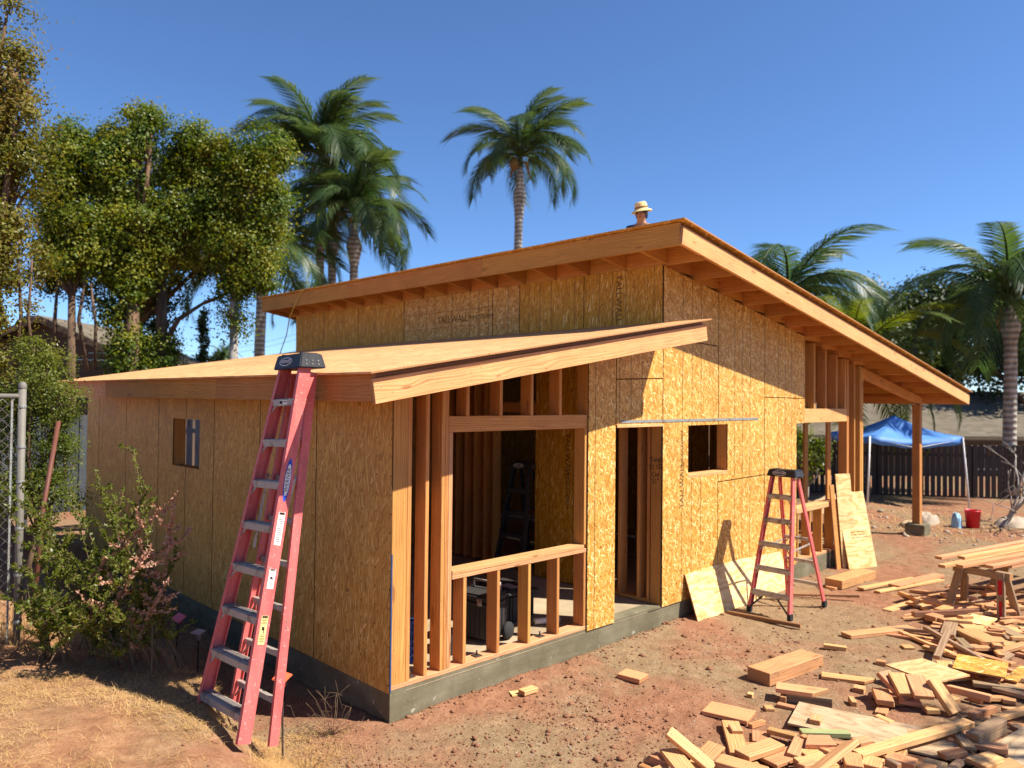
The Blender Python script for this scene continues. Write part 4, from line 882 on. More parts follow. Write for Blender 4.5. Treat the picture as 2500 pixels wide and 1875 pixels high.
    ('B', 'lumber_offcut', 'offfir', 'short orange lumber offcut in the front scrap heap', 'offcut', 'short offcuts in the front scrap heap', [2.284, -3.276, 0.0, 0.135, 0.118, 0.04, 19.111]),
    ('B', 'lumber_offcut', 'offfir', 'short orange lumber offcut in the front scrap heap', 'offcut', 'short offcuts in the front scrap heap', [2.581, -3.554, 0.0, 0.157, 0.106, 0.04, -12.489]),
    ('B', 'stud_offcut', 'pine', 'short straight stud crossed by the sawhorse shadow', 'stud', None, [5.421, -1.809, 0.0, 0.954, 0.15, 0.045, -24.895]),
    ('B', 'wood_block', 'offfir', 'small stray block on open dirt before the tan plywood', 'block', 'loose offcuts on the bare dirt', [5.079, -2.219, 0.0, 0.114, 0.105, 0.024, -49.471]),
    ('B', 'wood_block', 'offfir', 'small stray block on open dirt before the tan plywood', 'block', 'loose offcuts on the bare dirt', [4.47, -1.703, 0.0, 0.224, 0.06, 0.045, 113.716]),
    ('B', 'wood_block', 'offfir', 'small stray block on open dirt before the tan plywood', 'block', 'loose offcuts on the bare dirt', [4.382, -2.196, 0.0, 0.09, 0.07, 0.045, 109.977]),
    ('T', 'wood_stick', 'grey', 'mouldy stick lying tilted onto the tan plywood', 'stick', None, [5.261, -2.553, 0.22, 4.622, -2.641, 0.14, 0.06, 0.038, 0.0]),
    ('B', 'timber_block', 'rough', 'big square timber block with grooved top', 'timber block', None, [5.763, -2.706, 0.0, 0.249, 0.457, 0.108, -41.421]),
    ('B', 'lumber_offcut', 'pine', 'short board offcut strewn between the grooved block and sawhorses', 'offcut', 'offcuts strewn below the sawhorses', [5.537, -2.555, 0.0, 0.32, 0.133, 0.045, -40.244]),
    ('B', 'wood_stick', 'brown', 'long brown stick in the shade of the sawhorses', 'stick', None, [6.578, -2.18, 0.05, 0.96, 0.06, 0.06, -32.807]),
    ('B', 'lumber_offcut', 'offfir', 'short board offcut strewn between the grooved block and sawhorses', 'offcut', 'offcuts strewn below the sawhorses', [6.251, -2.128, 0.03, 0.16, 0.14, 0.07, -17.565]),
    ('B', 'plywood_offcut', 'ply', 'bright yellow plywood square lying on the scraps below the sawhorses', 'plywood', None, [6.563, -2.518, 0.06, 0.259, 0.418, 0.015, 88.921]),
    ('B', 'lumber_offcut', 'pine', 'short board offcut strewn between the grooved block and sawhorses', 'offcut', 'offcuts strewn below the sawhorses', [6.269, -2.703, 0.03, 0.598, 0.181, 0.045, -55.783]),
    ('B', 'lumber_offcut', 'pine', 'short board offcut strewn between the grooved block and sawhorses', 'offcut', 'offcuts strewn below the sawhorses', [6.211, -2.86, 0.0, 0.322, 0.182, 0.04, -24.382]),
    ('B', 'lumber_offcut', 'pine', 'short board offcut strewn between the grooved block and sawhorses', 'offcut', 'offcuts strewn below the sawhorses', [6.064, -3.017, 0.0, 0.15, 0.085, 0.04, -26.579]),
    ('B', 'lumber_offcut', 'offfir', 'short board offcut strewn between the grooved block and sawhorses', 'offcut', 'offcuts strewn below the sawhorses', [5.642, -3.083, 0.0, 0.211, 0.06, 0.045, -89.369]),
    ('B', 'lumber_offcut', 'offfir', 'short board offcut strewn between the grooved block and sawhorses', 'offcut', 'offcuts strewn below the sawhorses', [5.499, -2.224, 0.0, 0.36, 0.05, 0.04, -82.971]),
    ('B', 'lumber_offcut', 'pine', 'short board offcut strewn between the grooved block and sawhorses', 'offcut', 'offcuts strewn below the sawhorses', [5.975, -2.299, 0.02, 0.24, 0.08, 0.04, -65.449]),
    ('B', 'lumber_offcut', 'pine', 'short board offcut strewn between the grooved block and sawhorses', 'offcut', 'offcuts strewn below the sawhorses', [5.841, -2.526, 0.0, 0.095, 0.08, 0.045, -80.569]),
    ('B', 'plank', 'pine', 'wide thin plank on the dirt left of the sawhorses', 'plank', None, [7.079, -1.627, 0.0, 1.368, 0.124, 0.02, -6.496]),
    ('B', 'plank', 'pine', 'long flat plank on dirt between the heavy beam and sawhorses', 'plank', 'long planks by the heavy beam', [7.897, -1.043, 0.0, 1.298, 0.102, 0.03, -12.991]),
    ('B', 'plank', 'pine', 'long flat plank on dirt between the heavy beam and sawhorses', 'plank', 'long planks by the heavy beam', [7.986, -1.31, 0.0, 1.472, 0.09, 0.025, -15.521]),
    ('B', 'plank', 'pine', 'long flat plank on dirt between the heavy beam and sawhorses', 'plank', 'long planks by the heavy beam', [8.308, -1.295, 0.01, 1.216, 0.163, 0.04, -11.044]),
    ('B', 'timber_offcut', 'rough', 'heavy square beam offcut lying before the upright plywood', 'timber', None, [7.646, -0.617, 0.0, 1.068, 0.248, 0.122, -3.501]),
    ('B', 'wood_wedge', 'pine', 'small wedge lying against the heavy beam offcut', 'wedge', None, [7.066, -0.579, 0.0, 0.148, 0.07, 0.035, 76.231]),
    ('B', 'wood_stick', 'brown', 'dark square stick on the dirt under the shorter ladder', 'stick', None, [4.888, -0.673, 0.0, 0.899, 0.045, 0.045, 96.135]),
    ('B', 'wood_stick', 'brown', 'reddish thin stick behind the rear legs of the shorter ladder', 'stick', None, [6.591, -0.703, 0.0, 0.865, 0.045, 0.035, 132.01]),
    ('B', 'wood_lath', 'brown', 'thin lath on the dirt behind the shorter ladder', 'lath', None, [6.316, -0.739, 0.0, 0.813, 0.02, 0.01, 117.923]),
    ('B', 'wood_block', 'pine', 'small yellow block beside the footing below the window opening', 'block', None, [1.236, -0.347, 0.012, 0.163, 0.088, 0.04, -4.354]),
    ('B', 'plywood_offcut', 'ply', 'thin plywood chip under the small yellow block', 'plywood', None, [1.176, -0.277, 0.0, 0.134, 0.1, 0.012, -26.677]),
]
def put_flat(name, mat, label, cat, group, v):
    x, y, z, L, W, T, yaw = v
    if W > L: L, W, yaw = W, L, yaw+90
    g0 = max(gz(x+math.cos(R(yaw))*L*.4*s, y+math.sin(R(yaw))*L*.4*s) for s in (-1, 0, 1)) if z < .03 else gz(x, y)
    m = Matrix.Translation((x, y, g0+z+T/2-.004)) @ Matrix.Rotation(R(yaw), 4, 'Z') @ Matrix.Rotation(R(random.uniform(-.7, .7)), 4, 'Y')
    sheet = T < .02
    o = board(name, L, W, T, m, mat, None, .0008 if sheet else .004, miter=.8 if 'pointed' in label else 0.)
    return tag(o, label, cat, group)
def put_tilt(name, mat, label, cat, group, v):
    x0, y0, z0, x1, y1, z1, w, t_, roll = v
    a, b = Vector((x0, y0, z0)), Vector((x1, y1, z1)); ax = (b-a).normalized(); side = ax.cross(Vector((0,0,1))).normalized()
    a = a-ax*.04; b = b+ax*.06
    up = Matrix.Rotation(R(roll), 3, ax) @ side.cross(ax); m = axes(b-a, up); m.translation = (a+b)/2
    return tag(board(name, (b-a).length, w, t_, m, mat, None, .004), label, cat, group)
for kind, nm, mt, lb, ct, gp, v in LUMBER: (put_flat if kind == 'B' else put_tilt)(nm, mt, lb, ct, gp, v)
# more short pieces filling the heaps
fr = random.Random(21)
def heap(n, cx, cy, sx, sy, zmax, label, group, lmin=.10, lmax=.34, mats=('pine', 'offfir', 'offfir')):
    for k in range(n):
        x, y = fr.gauss(cx, sx), fr.gauss(cy, sy); L = fr.uniform(lmin, lmax); W = fr.choice((.089, .089, .14, .06)); T = fr.choice((.038, .038, .04, .03))
        z = gz(x, y)+fr.uniform(0, zmax)*max(0., 1-((x-cx)/(2*sx))**2-((y-cy)/(2*sy))**2)
        m = Matrix.Translation((x, y, z+T/2-.004)) @ Matrix.Rotation(fr.uniform(0, math.pi), 4, 'Z') @ Matrix.Rotation(R(fr.uniform(-7, 7)), 4, 'Y') @ Matrix.Rotation(R(fr.uniform(-8, 8)), 4, 'X')
        tag(board('lumber_offcut', L, W, T, m, fr.choice(mats), None, .004, miter=fr.choice((0, 0, 0, .5))), label, 'offcut', group)
heap(24, 1.7, -2.66, .40, .26, .09, 'short orange lumber offcut in the front scrap heap', 'short offcuts in the front scrap heap', .13, .3)
heap(9, 3.45, -2.75, .16, .16, .07, 'short block in the dark gap under the fanned boards', 'blocks under the fanned boards', .1, .2)
heap(34, 6.7, -2.55, .6, .34, .10, 'short board offcut strewn between the grooved block and sawhorses', 'offcuts strewn below the sawhorses')
heap(26, 8.0, -2.6, .6, .4, .14, 'board scrap heaped in the shade under the sawhorses', 'scraps under the sawhorses', .15, .5)
MX = ('pine', 'offfir', 'offfir', 'rough', 'grey')
heap(30, 5.9, -2.95, .65, .28, .09, 'mixed board end in the scrap spread beyond the grooved block', 'board ends beyond the grooved block', .14, .5, MX)
heap(16, 4.75, -3.35, .4, .22, .06, 'mixed board end beside the strand board squares', 'board ends beside the strand board', .14, .45, MX)
heap(18, 2.75, -3.35, .5, .2, .05, 'mixed board end scattered under the long diagonal stud', 'board ends under the diagonal stud', .14, .4, MX)
heap(9, 5.7, -2.6, .5, .3, .10, 'longer board lying across the scraps near the grooved block', 'longer boards across the scraps', .7, 1.3, MX)
heap(7, 7.2, -2.3, .5, .3, .06, 'longer board lying across the scraps under the sawhorses', 'longer boards under the sawhorses', .7, 1.5, MX)
heap(12, 7.4, -1.75, .45, .2, .03, 'thin board piece lying left of the sawhorses', 'pieces left of the sawhorses', .15, .5, MX)
# ------------------------------------------------------------------ plywood leaning on the house
def sheet(name, bl, br, tl, th, mat, label):
    bl, br, tl = Vector(bl), Vector(br), Vector(tl); ex = br-bl; ez = tl-bl; n = ex.cross(ez).normalized()
    m = axes(ex, n); m.translation = bl+ex/2+ez/2
    return tag(board(name, ex.length, ez.length, th, m, mat, None, .001), label, 'plywood')
g1_ = gz(5.5, -.2)-.012
sheet('plywood_sheet', (4.27, -.21, g1_), (6.74, -.17, g1_+.01), (4.17, -.028, .535), .016, 'ply', 'long narrow plywood sheet leaning against the concrete footing')
g2_ = gz(8.8, -.4)-.01
sheet('plywood_sheet', (8.50, -.26, g2_), (9.06, -.47, g2_), (8.575, .005, 1.16), .016, 'ply', 'upright plywood sheet with printed lines leaning on the open stud wall')
ps = [o for o in bpy.data.objects if o.name.startswith('plywood_sheet')][-1]
for k, (s_, dy) in enumerate((('PANEL GRADE EXPOSURE 1', .0), ('SHEATHING SPAN 32/16', -.045), ('THICKNESS 15/32 MILL 000', -.09))):
    boxes('printed_line', [((-.12+.045*j+random.uniform(-.01, .01), -.03+dy, .0084), (random.uniform(.02, .04), .011, .0006)) for j in range(8)], 'ink', ps)
sheet('plank', (8.30, -.13, g2_), (8.42, -.14, g2_), (8.36, -.012, 1.30), .02, 'fir', 'narrow orange plank leaning on studs behind the upright plywood')
sheet('plywood_offcut', (8.53, -.19, g2_), (8.83, -.30, g2_), (8.46, .005, 1.46), .016, 'ply', 'narrow plywood strip standing behind the upright plywood sheet')
# ------------------------------------------------------------------ sawhorses and the boards across them
def sawhorse(x, yn, yf, ztop, label, paint):
    t = empty('sawhorse', (x, (yn+yf)/2, 0), R(-12), label, 'sawhorse', None); h = (yf-yn)/2
    bx('cross_beam', (-.045, -h, ztop-.09), (.045, h, ztop), 'grey', t)
    for s in (-1, 1):
        for sx in (-1, 1):
            f = Vector((sx*.20, s*(h-.02), gz(x+sx*.2, (yn+yf)/2+s*h)-.01)); tp = Vector((sx*.048, s*(h-.10), ztop-.01))
            lg = beam('leg', f, tp, .089, .038, 'grey', t, up=(sx, 0, .3))
            if paint and s == -1 and sx == -1:
                for q, (a, b, ww) in enumerate(((.55, .85, .05), (.30, .42, .035), (.12, .3, .03))):
                    c = f.lerp(tp, (a+b)/2)-f.lerp(tp, .5)
                    boxes('paint_mark', [(((a+b)/2*(tp-f).length-(tp-f).length/2, .0, .0198), ((b-a)*(tp-f).length, ww, .0012))], 'redpaint', lg)
sawhorse(7.22, -2.72, -2.05, .56, 'grey wooden sawhorse with red spray paint on a leg', True)
sawhorse(8.55, -2.98, -2.2, .56, 'plain grey sawhorse holding the far ends of the boards', False)
rows_ = [(7.18, -1.90, .60), (7.42, -2.10, .60), (6.82, -2.24, .60), (7.06, -2.50, .60), (6.86, -2.03, .5605), (7.30, -2.36, .5605), (7.5, -2.6, .5605)]
for i, (x, y, z) in enumerate(rows_):
    L = 3.2; a = R(-13+fr.uniform(-1.2, 1.2)); c = Vector((x+math.cos(a)*L/2, y+math.sin(a)*L/2, z+.019+.0005))
    m = Matrix.Translation(c) @ Matrix.Rotation(a, 4, 'Z')
    up_ = i < 4
    tag(board('stud', L, .089, .038, m, 'pine', None, .003), 'long yellow stud laid on top across the two sawhorses' if up_ else 'long yellow stud in the lower layer across the two sawhorses', 'stud', 'studs stacked across the sawhorses')
# ------------------------------------------------------------------ soil clods, straw and chips
def ico():
    bm = bmesh.new(); bmesh.ops.create_icosphere(bm, subdivisions=1, radius=1); v = np.array([p.co[:] for p in bm.verts]); f = np.array([[q.index for q in p.verts] for p in bm.faces]); bm.free(); return v, f
IV, IF = ico()
def scatter_clods(name, P, S, mat, label, cat):
    n = len(P); V = IV[None]*(1+rng.normal(0, .3, (n, len(IV), 1)))*S[:, None, None]*np.array([1, 1, .6])*(1+rng.normal(0, .2, (n, 1, 3)))
    a = rng.uniform(0, 6.28, n); c, s = np.cos(a)[:, None], np.sin(a)[:, None]
    x, y = V[..., 0]*c-V[..., 1]*s, V[..., 0]*s+V[..., 1]*c; V[..., 0], V[..., 1] = x, y
    V = V + P[:, None, :]; F = IF[None]+np.arange(n)[:, None, None]*len(IV)
    return tag(link(name, npmesh(name, V.reshape(-1, 3), F.reshape(-1, 3), False), None, (mat,)), label, cat, kind='stuff')
def on_ground(x, y, lift=0.): return np.stack([x, y, ground_z(x, y)+lift], 1)
pc = []
for cx, cy, sx, sy, n in ((1.2, -1.3, .45, .35, 900), (.2, -.8, .6, .35, 700), (-.6, -.7, .4, .4, 500), (2.2, -.6, 1.6, .45, 900), (4.5, -1.4, 2.2, .8, 1400), (-.55, .5, .3, .8, 500), (-.6, 2., .35, .9, 400), (-1.1, .4, .18, .9, 500), (9, -1.2, 2.5, 1., 500)):
    pc.append(np.stack([rng.normal(cx, sx, n), rng.normal(cy, sy, n)], 1))
pc = np.concatenate(pc); ok = ~((pc[:, 0] > -.02) & (pc[:, 1] > -.03)); pc = pc[ok]
sz = np.exp(rng.normal(math.log(.0055), .6, len(pc))); sz = np.clip(sz, .002, .032)
scatter_clods('soil_clods', np.column_stack([on_ground(pc[:, 0], pc[:, 1])[:, :2], ground_z(pc[:, 0], pc[:, 1])+sz*.25]), sz, 'clod', 'crumbly reddish dirt clods scattered over the yard', 'soil')
bank = np.stack([rng.uniform(.1, 4.1, 260), -.012-np.abs(rng.normal(0, .07, 260))], 1); bs = np.clip(np.exp(rng.normal(math.log(.0065), .6, 260)), .003, .024)
scatter_clods('footing_clods', np.column_stack([bank, ground_z(bank[:, 0], bank[:, 1])+bs*.2]), bs, 'clod', 'dirt clods banked along the concrete footing', 'soil')
def blades(name, n, xy, lmin, lmax, wd, mat, label, cat, flat=.25):
    x, y = xy(n); z = ground_z(x, y); a = rng.uniform(0, 6.28, n); e = np.abs(rng.normal(0, flat, n)); L = rng.uniform(lmin, lmax, n)
    d = np.stack([np.cos(a)*np.cos(e), np.sin(a)*np.cos(e), np.sin(e)], 1); s = np.stack([-np.sin(a), np.cos(a), np.zeros(n)], 1)*wd
    p = np.stack([x, y, z+.004], 1); mid = p+d*L[:, None]*.5+np.stack([np.zeros(n), np.zeros(n), L*.06], 1); tip = p+d*L[:, None]
    V = np.stack([p-s, p+s, mid+s*.8, mid-s*.8, tip], 1).reshape(-1, 3); b = np.arange(n)[:, None]*5
    me = npmesh(name, V, np.concatenate([b+np.array([[0,1,2]]), b+np.array([[0,2,3]]), b+np.array([[3,2,4]])]))
    return tag(link(name, me, None, (mat,)), label, cat, kind='stuff')
def mound_xy(n):
    x = np.concatenate([rng.uniform(-3.3, -1.05, int(n*.8)), rng.normal(-1.0, .25, n-int(n*.8))]); y = np.concatenate([rng.uniform(-1.2, 3.6, int(n*.8)), rng.uniform(-1.0, .4, n-int(n*.8))])
    keep = fbm(x, y, 2.2, 3, 11) > rng.uniform(.28, .62, n); return np.where(keep, x, x-.0), np.where(keep, y, y+.0)
def mound_xy2(n):
    x, y = mound_xy(n*2); k = fbm(x, y, 2.0, 3, 11) > rng.uniform(.34, .60, len(x)); x, y = x[k], y[k]; i = rng.integers(0, len(x), n); return x[i]+rng.normal(0, .01, n), y[i]+rng.normal(0, .01, n)
blades('straw_litter', 42000, mound_xy2, .02, .11, .0011, 'strawblade', 'dry golden straw litter covering the mound', 'straw', .22)
blades('dry_grass_tufts', 2600, lambda n: (rng.normal(-1.9, .6, n), rng.normal(2.9, .35, n)), .08, .3, .0013, 'strawblade', 'dry grass standing round the foot of the shrub', 'grass', .9)
blades('wood_chips', 700, lambda n: (rng.uniform(.2, 7.5, n), rng.uniform(-2.9, -.25, n)), .012, .05, .004, 'trash', 'pale wood splinters and chips scattered on the dirt', 'wood chips', .1)

# ------------------------------------------------------------------ leaves, shrubs and trees
def leaf_arrays(P, D, L, W, fold=.25, N=None):
    """rhombic folded leaves at P pointing along D, faces turned towards N"""
    n = len(P); r = rng.normal(0, 1, (n, 3))
    if N is not None: D = np.cross(N, r)+.15*D; r = N
    D = D/(np.linalg.norm(D, axis=1, keepdims=True)+1e-9); s = np.cross(D, r); s /= np.linalg.norm(s, axis=1, keepdims=True)+1e-9; nn = np.cross(D, s)
    L = np.broadcast_to(L, n)[:, None]; W = np.broadcast_to(W, n)[:, None]
    a = P; b = P+D*L*.45+s*W*.5+nn*W*fold; c = P+D*L; d = P+D*L*.45-s*W*.5+nn*W*fold
    V = np.stack([a, b, c, d], 1).reshape(-1, 3); k = np.arange(n)[:, None]*4
    return V, k+np.array([[0, 1, 2, 3]])
def leaves(name, P, D, L, W, mat, parent, N=None):
    V, F = leaf_arrays(P, D, L, W, .25, N); return link(name, npmesh(name, V, F), parent, (mat,))
def rdir(n): 
    v = rng.normal(0, 1, (n, 3)); return v/np.linalg.norm(v, axis=1, keepdims=True)
def crown_points(blobs, n, clump=.35, per=45, shell=.55):
    """leaf positions gathered in clumps spread through ellipsoid blobs"""
    vol = np.array([b[3]*b[4]*b[5] for b in blobs])**.75; pr = vol/vol.sum(); nc = max(8, n//per)
    bi = rng.choice(len(blobs), nc, p=pr); B = np.array(blobs)[bi]
    rad = rng.uniform(shell**3, 1, nc)**(1/3); d = rdir(nc); C = B[:, :3]+d*rad[:, None]*B[:, 3:]
    cs = rng.uniform(.4, 1.5, nc)*clump
    i = rng.integers(0, nc, n); off = rng.normal(0, 1, (n, 3)); off /= np.linalg.norm(off, axis=1, keepdims=True); off *= (rng.uniform(0, 1, n)**.5*np.where(rng.uniform(0, 1, n) < .16, rng.uniform(1., 2.0, n), 1.))[:, None]
    P = C[i]+off*cs[i][:, None]*np.array([1, 1, .8]); D = off+.35*rdir(n)+d[i]*.5; D[:, 2] -= .25
    N = off*.9+d[i]*.45+.55*rdir(n); N[:, 2] += .35; N /= np.linalg.norm(N, axis=1, keepdims=True)
    return P, D, C, N
def tree(name, label, base, blobs, n, leafL, leafW, mat, limbs=(), trunk_r=.14, cat='tree', group=None, clump=.35, per=45, bark='bark', shell=.55, fork=None, extra=None, sat=3):
    b = Vector(base); t = empty(name, base, 0, label, cat, group)
    rel = [tuple(np.array(q)-np.array([*base, 0, 0, 0])) for q in blobs]
    rel2 = list(rel)
    for q in rel:
        for k in range(sat):
            d_ = rdir(1)[0]; f_ = rng.uniform(.28, .55); rel2.append((q[0]+d_[0]*q[3]*.95, q[1]+d_[1]*q[4]*.95, q[2]+d_[2]*q[5]*.95, q[3]*f_, q[4]*f_, q[5]*f_))
    P, D, C, N = crown_points(rel2, n, clump, per, shell); leaves('crown', P, D, leafL*rng.uniform(.6, 1.25, n), leafW*rng.uniform(.7, 1.2, n), mat, t, N)
    fk = Vector(fork)-b if fork else Vector((0, 0, max(.5, min(q[2]-q[5] for q in rel)*.8)))
    segs = []
    mid = fk*.5+Vector((random.uniform(-.1, .1), random.uniform(-.1, .1), 0))
    tube('trunk', [(0, 0, -.25), (0, 0, 0), tuple(mid), tuple(fk)], [trunk_r*1.25, trunk_r*1.1, trunk_r*.9, trunk_r*.75], bark, t, 10)
    for q in rel:
        e = Vector(q[:3])+Vector((0, 0, q[5]*.3)); m_ = fk.lerp(e, .5)+Vector((random.uniform(-.2, .2), random.uniform(-.2, .2), -.15))
        segs.append(([tuple(fk), tuple(m_), tuple(e)], [trunk_r*.6, trunk_r*.4, trunk_r*.12]))
    for j in rng.integers(0, len(C), min(60, len(C))):
        c = Vector(C[j]); k = min(range(len(rel)), key=lambda i: (Vector(rel[i][:3])-c).length); a = Vector(rel[k][:3]); segs.append(([tuple(a.lerp(fk, .35)), tuple(a.lerp(c, .5)+Vector((0, 0, -.08))), tuple(c)], [trunk_r*.25, trunk_r*.14, .008]))
    for (a_, b_, c_, r_) in (extra or []): segs.append(([tuple(Vector(a_)-b), tuple(Vector(b_)-b), tuple(Vector(c_)-b)], [r_, r_*.8, r_*.5]))
    tubes('limbs', segs, bark, t, 6)
    return t
# view-independent placement: a point at a given bearing (metres to the right of, and ahead of, the camera) and height
FW = Vector((.7006, .7134, 0)).normalized(); RT = Vector((FW.y, -FW.x, 0))
def at(right, ahead, z=0.): 
    p = CAM+RT*right+FW*ahead; return Vector((p.x, p.y, z))
def blob(right, ahead, z, rx, ry, rz):
    p = at(right, ahead, z); return (p.x, p.y, p.z, rx, ry, rz)
V_ = 'vine covered trees behind the low room'
TB = dict(leafL=.08, leafW=.052, mat='leafL', clump=.36, per=190, shell=.45)
tree('vine_tree', 'leftmost olive green tree crown above the dark shed ridge', (1.25, 14.00, 0.30), [(1.05, 14.03, 7.94, 0.57, 0.57, 0.78), (0.87, 14.24, 6.96, 0.43, 0.43, 0.83), (1.37, 13.75, 6.86, 0.57, 0.57, 0.83), (1.24, 13.90, 5.78, 0.54, 0.54, 0.64), (0.84, 14.30, 5.82, 0.36, 0.36, 0.62)], 30000, **TB, trunk_r=.10, group=V_, fork=(1.23, 13.95, 4.79), extra=[((1.52, 13.70, 3.14), (1.35, 13.84, 4.28), (1.44, 13.73, 5.21), .05), ((1.00, 14.21, 3.14), (0.97, 14.22, 4.27), (1.00, 14.16, 5.20), .05), ((1.63, 13.59, 3.15), (1.62, 13.57, 4.18), (1.52, 13.65, 5.11), .04)])
tree('vine_tree', 'tallest peaked green tree with dark vine covered trunk', (2.45, 13.52, 0.20), [(2.39, 13.40, 8.65, 0.45, 0.45, 0.55), (2.63, 13.16, 8.90, 0.23, 0.23, 0.43), (1.98, 13.81, 8.38, 0.48, 0.48, 0.59), (2.08, 13.74, 7.42, 0.59, 0.59, 0.74), (2.44, 13.41, 6.58, 0.55, 0.55, 0.80), (1.95, 13.90, 6.36, 0.48, 0.48, 0.69), (2.27, 13.61, 5.46, 0.51, 0.51, 0.59), (2.22, 13.69, 4.34, 0.32, 0.32, 0.74), (2.31, 13.62, 3.49, 0.34, 0.34, 0.53)], 46000, **TB, trunk_r=.17, group=V_, fork=(2.38, 13.51, 4.87))
tree('vine_tree', 'middle olive tree with reddish curved trunk and long bare limb', (3.02, 13.66, 0.20), [(3.36, 13.16, 8.29, 0.44, 0.44, 0.49), (3.66, 12.85, 8.59, 0.37, 0.37, 0.37), (3.53, 13.02, 7.36, 0.57, 0.57, 0.82), (3.28, 13.29, 6.32, 0.60, 0.60, 0.82), (3.87, 12.70, 6.82, 0.46, 0.46, 0.79), (3.02, 13.56, 5.82, 0.38, 0.38, 0.55), (3.06, 13.58, 3.52, 0.37, 0.37, 0.57)], 40000, **TB, trunk_r=.16, group=V_, fork=(3.01, 13.58, 5.38), extra=[((2.99, 13.65, 3.52), (3.32, 13.30, 4.40), (3.74, 12.88, 4.79), .07), ((3.74, 12.88, 4.79), (4.05, 12.57, 4.96), (4.35, 12.26, 5.40), .045)])
tree('vine_tree', 'yellow green tree with foliage tail hanging over the pale trunk', (4.30, 12.40, 0.20), [(4.14, 12.40, 8.19, 0.37, 0.37, 0.42), (4.62, 11.92, 8.41, 0.46, 0.46, 0.48), (4.86, 11.69, 8.14, 0.28, 0.28, 0.48), (4.47, 12.10, 7.32, 0.57, 0.57, 0.72), (4.87, 11.72, 6.88, 0.37, 0.37, 0.60), (4.34, 12.26, 6.22, 0.61, 0.61, 0.79), (4.66, 11.95, 5.84, 0.44, 0.44, 0.66), (4.20, 12.42, 5.07, 0.37, 0.37, 0.55), (4.28, 12.36, 4.30, 0.20, 0.20, 0.44)], 42000, **TB, trunk_r=.12, group=V_, fork=(4.25, 12.38, 4.96), bark='palebark')
tree('understorey_tree', 'dark green thicket filling the gaps behind the vine covered trees', (3.41, 16.08, 0.20), [(1.86, 17.51, 5.78, 0.67, 0.67, 0.49), (2.68, 16.70, 5.67, 0.73, 0.73, 0.55), (3.60, 15.81, 5.20, 0.55, 0.55, 0.73), (4.28, 15.12, 6.18, 0.67, 0.67, 0.73), (2.26, 17.07, 7.13, 0.97, 0.97, 1.09), (3.28, 16.04, 8.11, 0.85, 0.85, 1.34), (3.99, 15.37, 7.64, 0.85, 0.85, 1.09), (4.76, 14.60, 7.89, 0.79, 0.79, 1.09), (5.38, 14.00, 7.54, 0.73, 0.73, 1.09), (3.55, 15.90, 3.74, 0.55, 0.55, 0.55)], 42000, .1, .065, 'leafdark', trunk_r=.12, clump=.45, per=120, cat='thicket', fork=(3.36, 16.07, 4.47))
tree('roadside_tree', 'large near tree of mixed green and reddish brown leaves above the fence', (-1.87, 5.84, 0.60), [(-1.67, 5.52, 7.04, 0.25, 0.25, 0.33), (-1.58, 5.45, 6.44, 0.30, 0.30, 0.47), (-1.55, 5.43, 5.73, 0.30, 0.30, 0.49), (-1.59, 5.49, 4.96, 0.37, 0.37, 0.55), (-1.63, 5.56, 4.22, 0.44, 0.44, 0.47), (-1.68, 5.62, 3.68, 0.33, 0.33, 0.33), (-1.95, 5.81, 6.16, 0.49, 0.49, 1.09), (-1.92, 5.82, 4.63, 0.49, 0.49, 0.88), (-1.77, 5.72, 3.05, 0.30, 0.30, 0.33)], 42000, .05, .03, 'leafE', trunk_r=.12, clump=.22, per=150, fork=(-1.85, 5.79, 3.43), extra=[((-1.51, 5.47, 2.89), (-1.48, 5.43, 3.54), (-1.52, 5.44, 4.20), .025), ((-1.35, 5.32, 2.89), (-1.42, 5.36, 3.49), (-1.40, 5.33, 4.20), .02)])
tree('fence_shrub', 'dense small leaved green shrub behind the chain link fence', (-1.56, 4.13, 0.50), [(-1.52, 4.08, 2.86, 0.25, 0.25, 0.22), (-1.61, 4.16, 3.08, 0.15, 0.15, 0.18), (-1.41, 3.98, 2.54, 0.22, 0.22, 0.23), (-1.51, 4.08, 2.20, 0.22, 0.22, 0.28), (-1.40, 3.99, 1.89, 0.18, 0.18, 0.27), (-1.54, 4.14, 1.59, 0.29, 0.29, 0.29), (-1.67, 4.23, 2.47, 0.22, 0.22, 0.34), (-1.78, 4.36, 1.88, 0.29, 0.29, 0.58)], 26000, .034, .016, 'leafS', trunk_r=.03, clump=.14, per=60, cat='shrub', shell=.35)
tree('column_tree', 'slender vine clad column tree far behind the low roof', (8.71, 24.90, 0.00), [(8.65, 24.89, 4.60, 0.20, 0.20, 1.00), (8.62, 24.89, 5.60, 0.13, 0.13, 0.55)], 1600, .14, .09, 'leafB', trunk_r=.08, clump=.2, per=40)
tree('background_tree', 'dark green broad tree left of the right hand palm', (35.74, 6.77, 0.00), [(34.80, 7.59, 5.88, 1.86, 1.86, 1.86), (36.42, 5.97, 6.67, 1.75, 1.75, 1.64), (35.69, 6.75, 4.36, 1.86, 1.86, 1.31), (37.23, 5.21, 5.47, 1.53, 1.53, 1.53), (37.49, 4.89, 7.67, 1.42, 1.42, 1.31), (35.31, 7.04, 7.31, 1.31, 1.31, 1.09), (38.30, 4.13, 6.36, 1.31, 1.31, 1.53), (33.96, 8.44, 4.99, 1.31, 1.31, 1.31)], 36000, .2, .13, 'leafB', trunk_r=.25, clump=.6, per=45)
tree('background_tree', 'dark green tree mass behind the arching palm fronds', (31.19, 8.43, 0.00), [(31.39, 8.11, 6.51, 1.45, 1.45, 1.34), (32.32, 7.26, 4.24, 1.65, 1.65, 1.45), (30.69, 8.85, 4.63, 1.45, 1.45, 1.45)], 13000, .2, .13, 'leafB', trunk_r=.25, clump=.6, per=45)
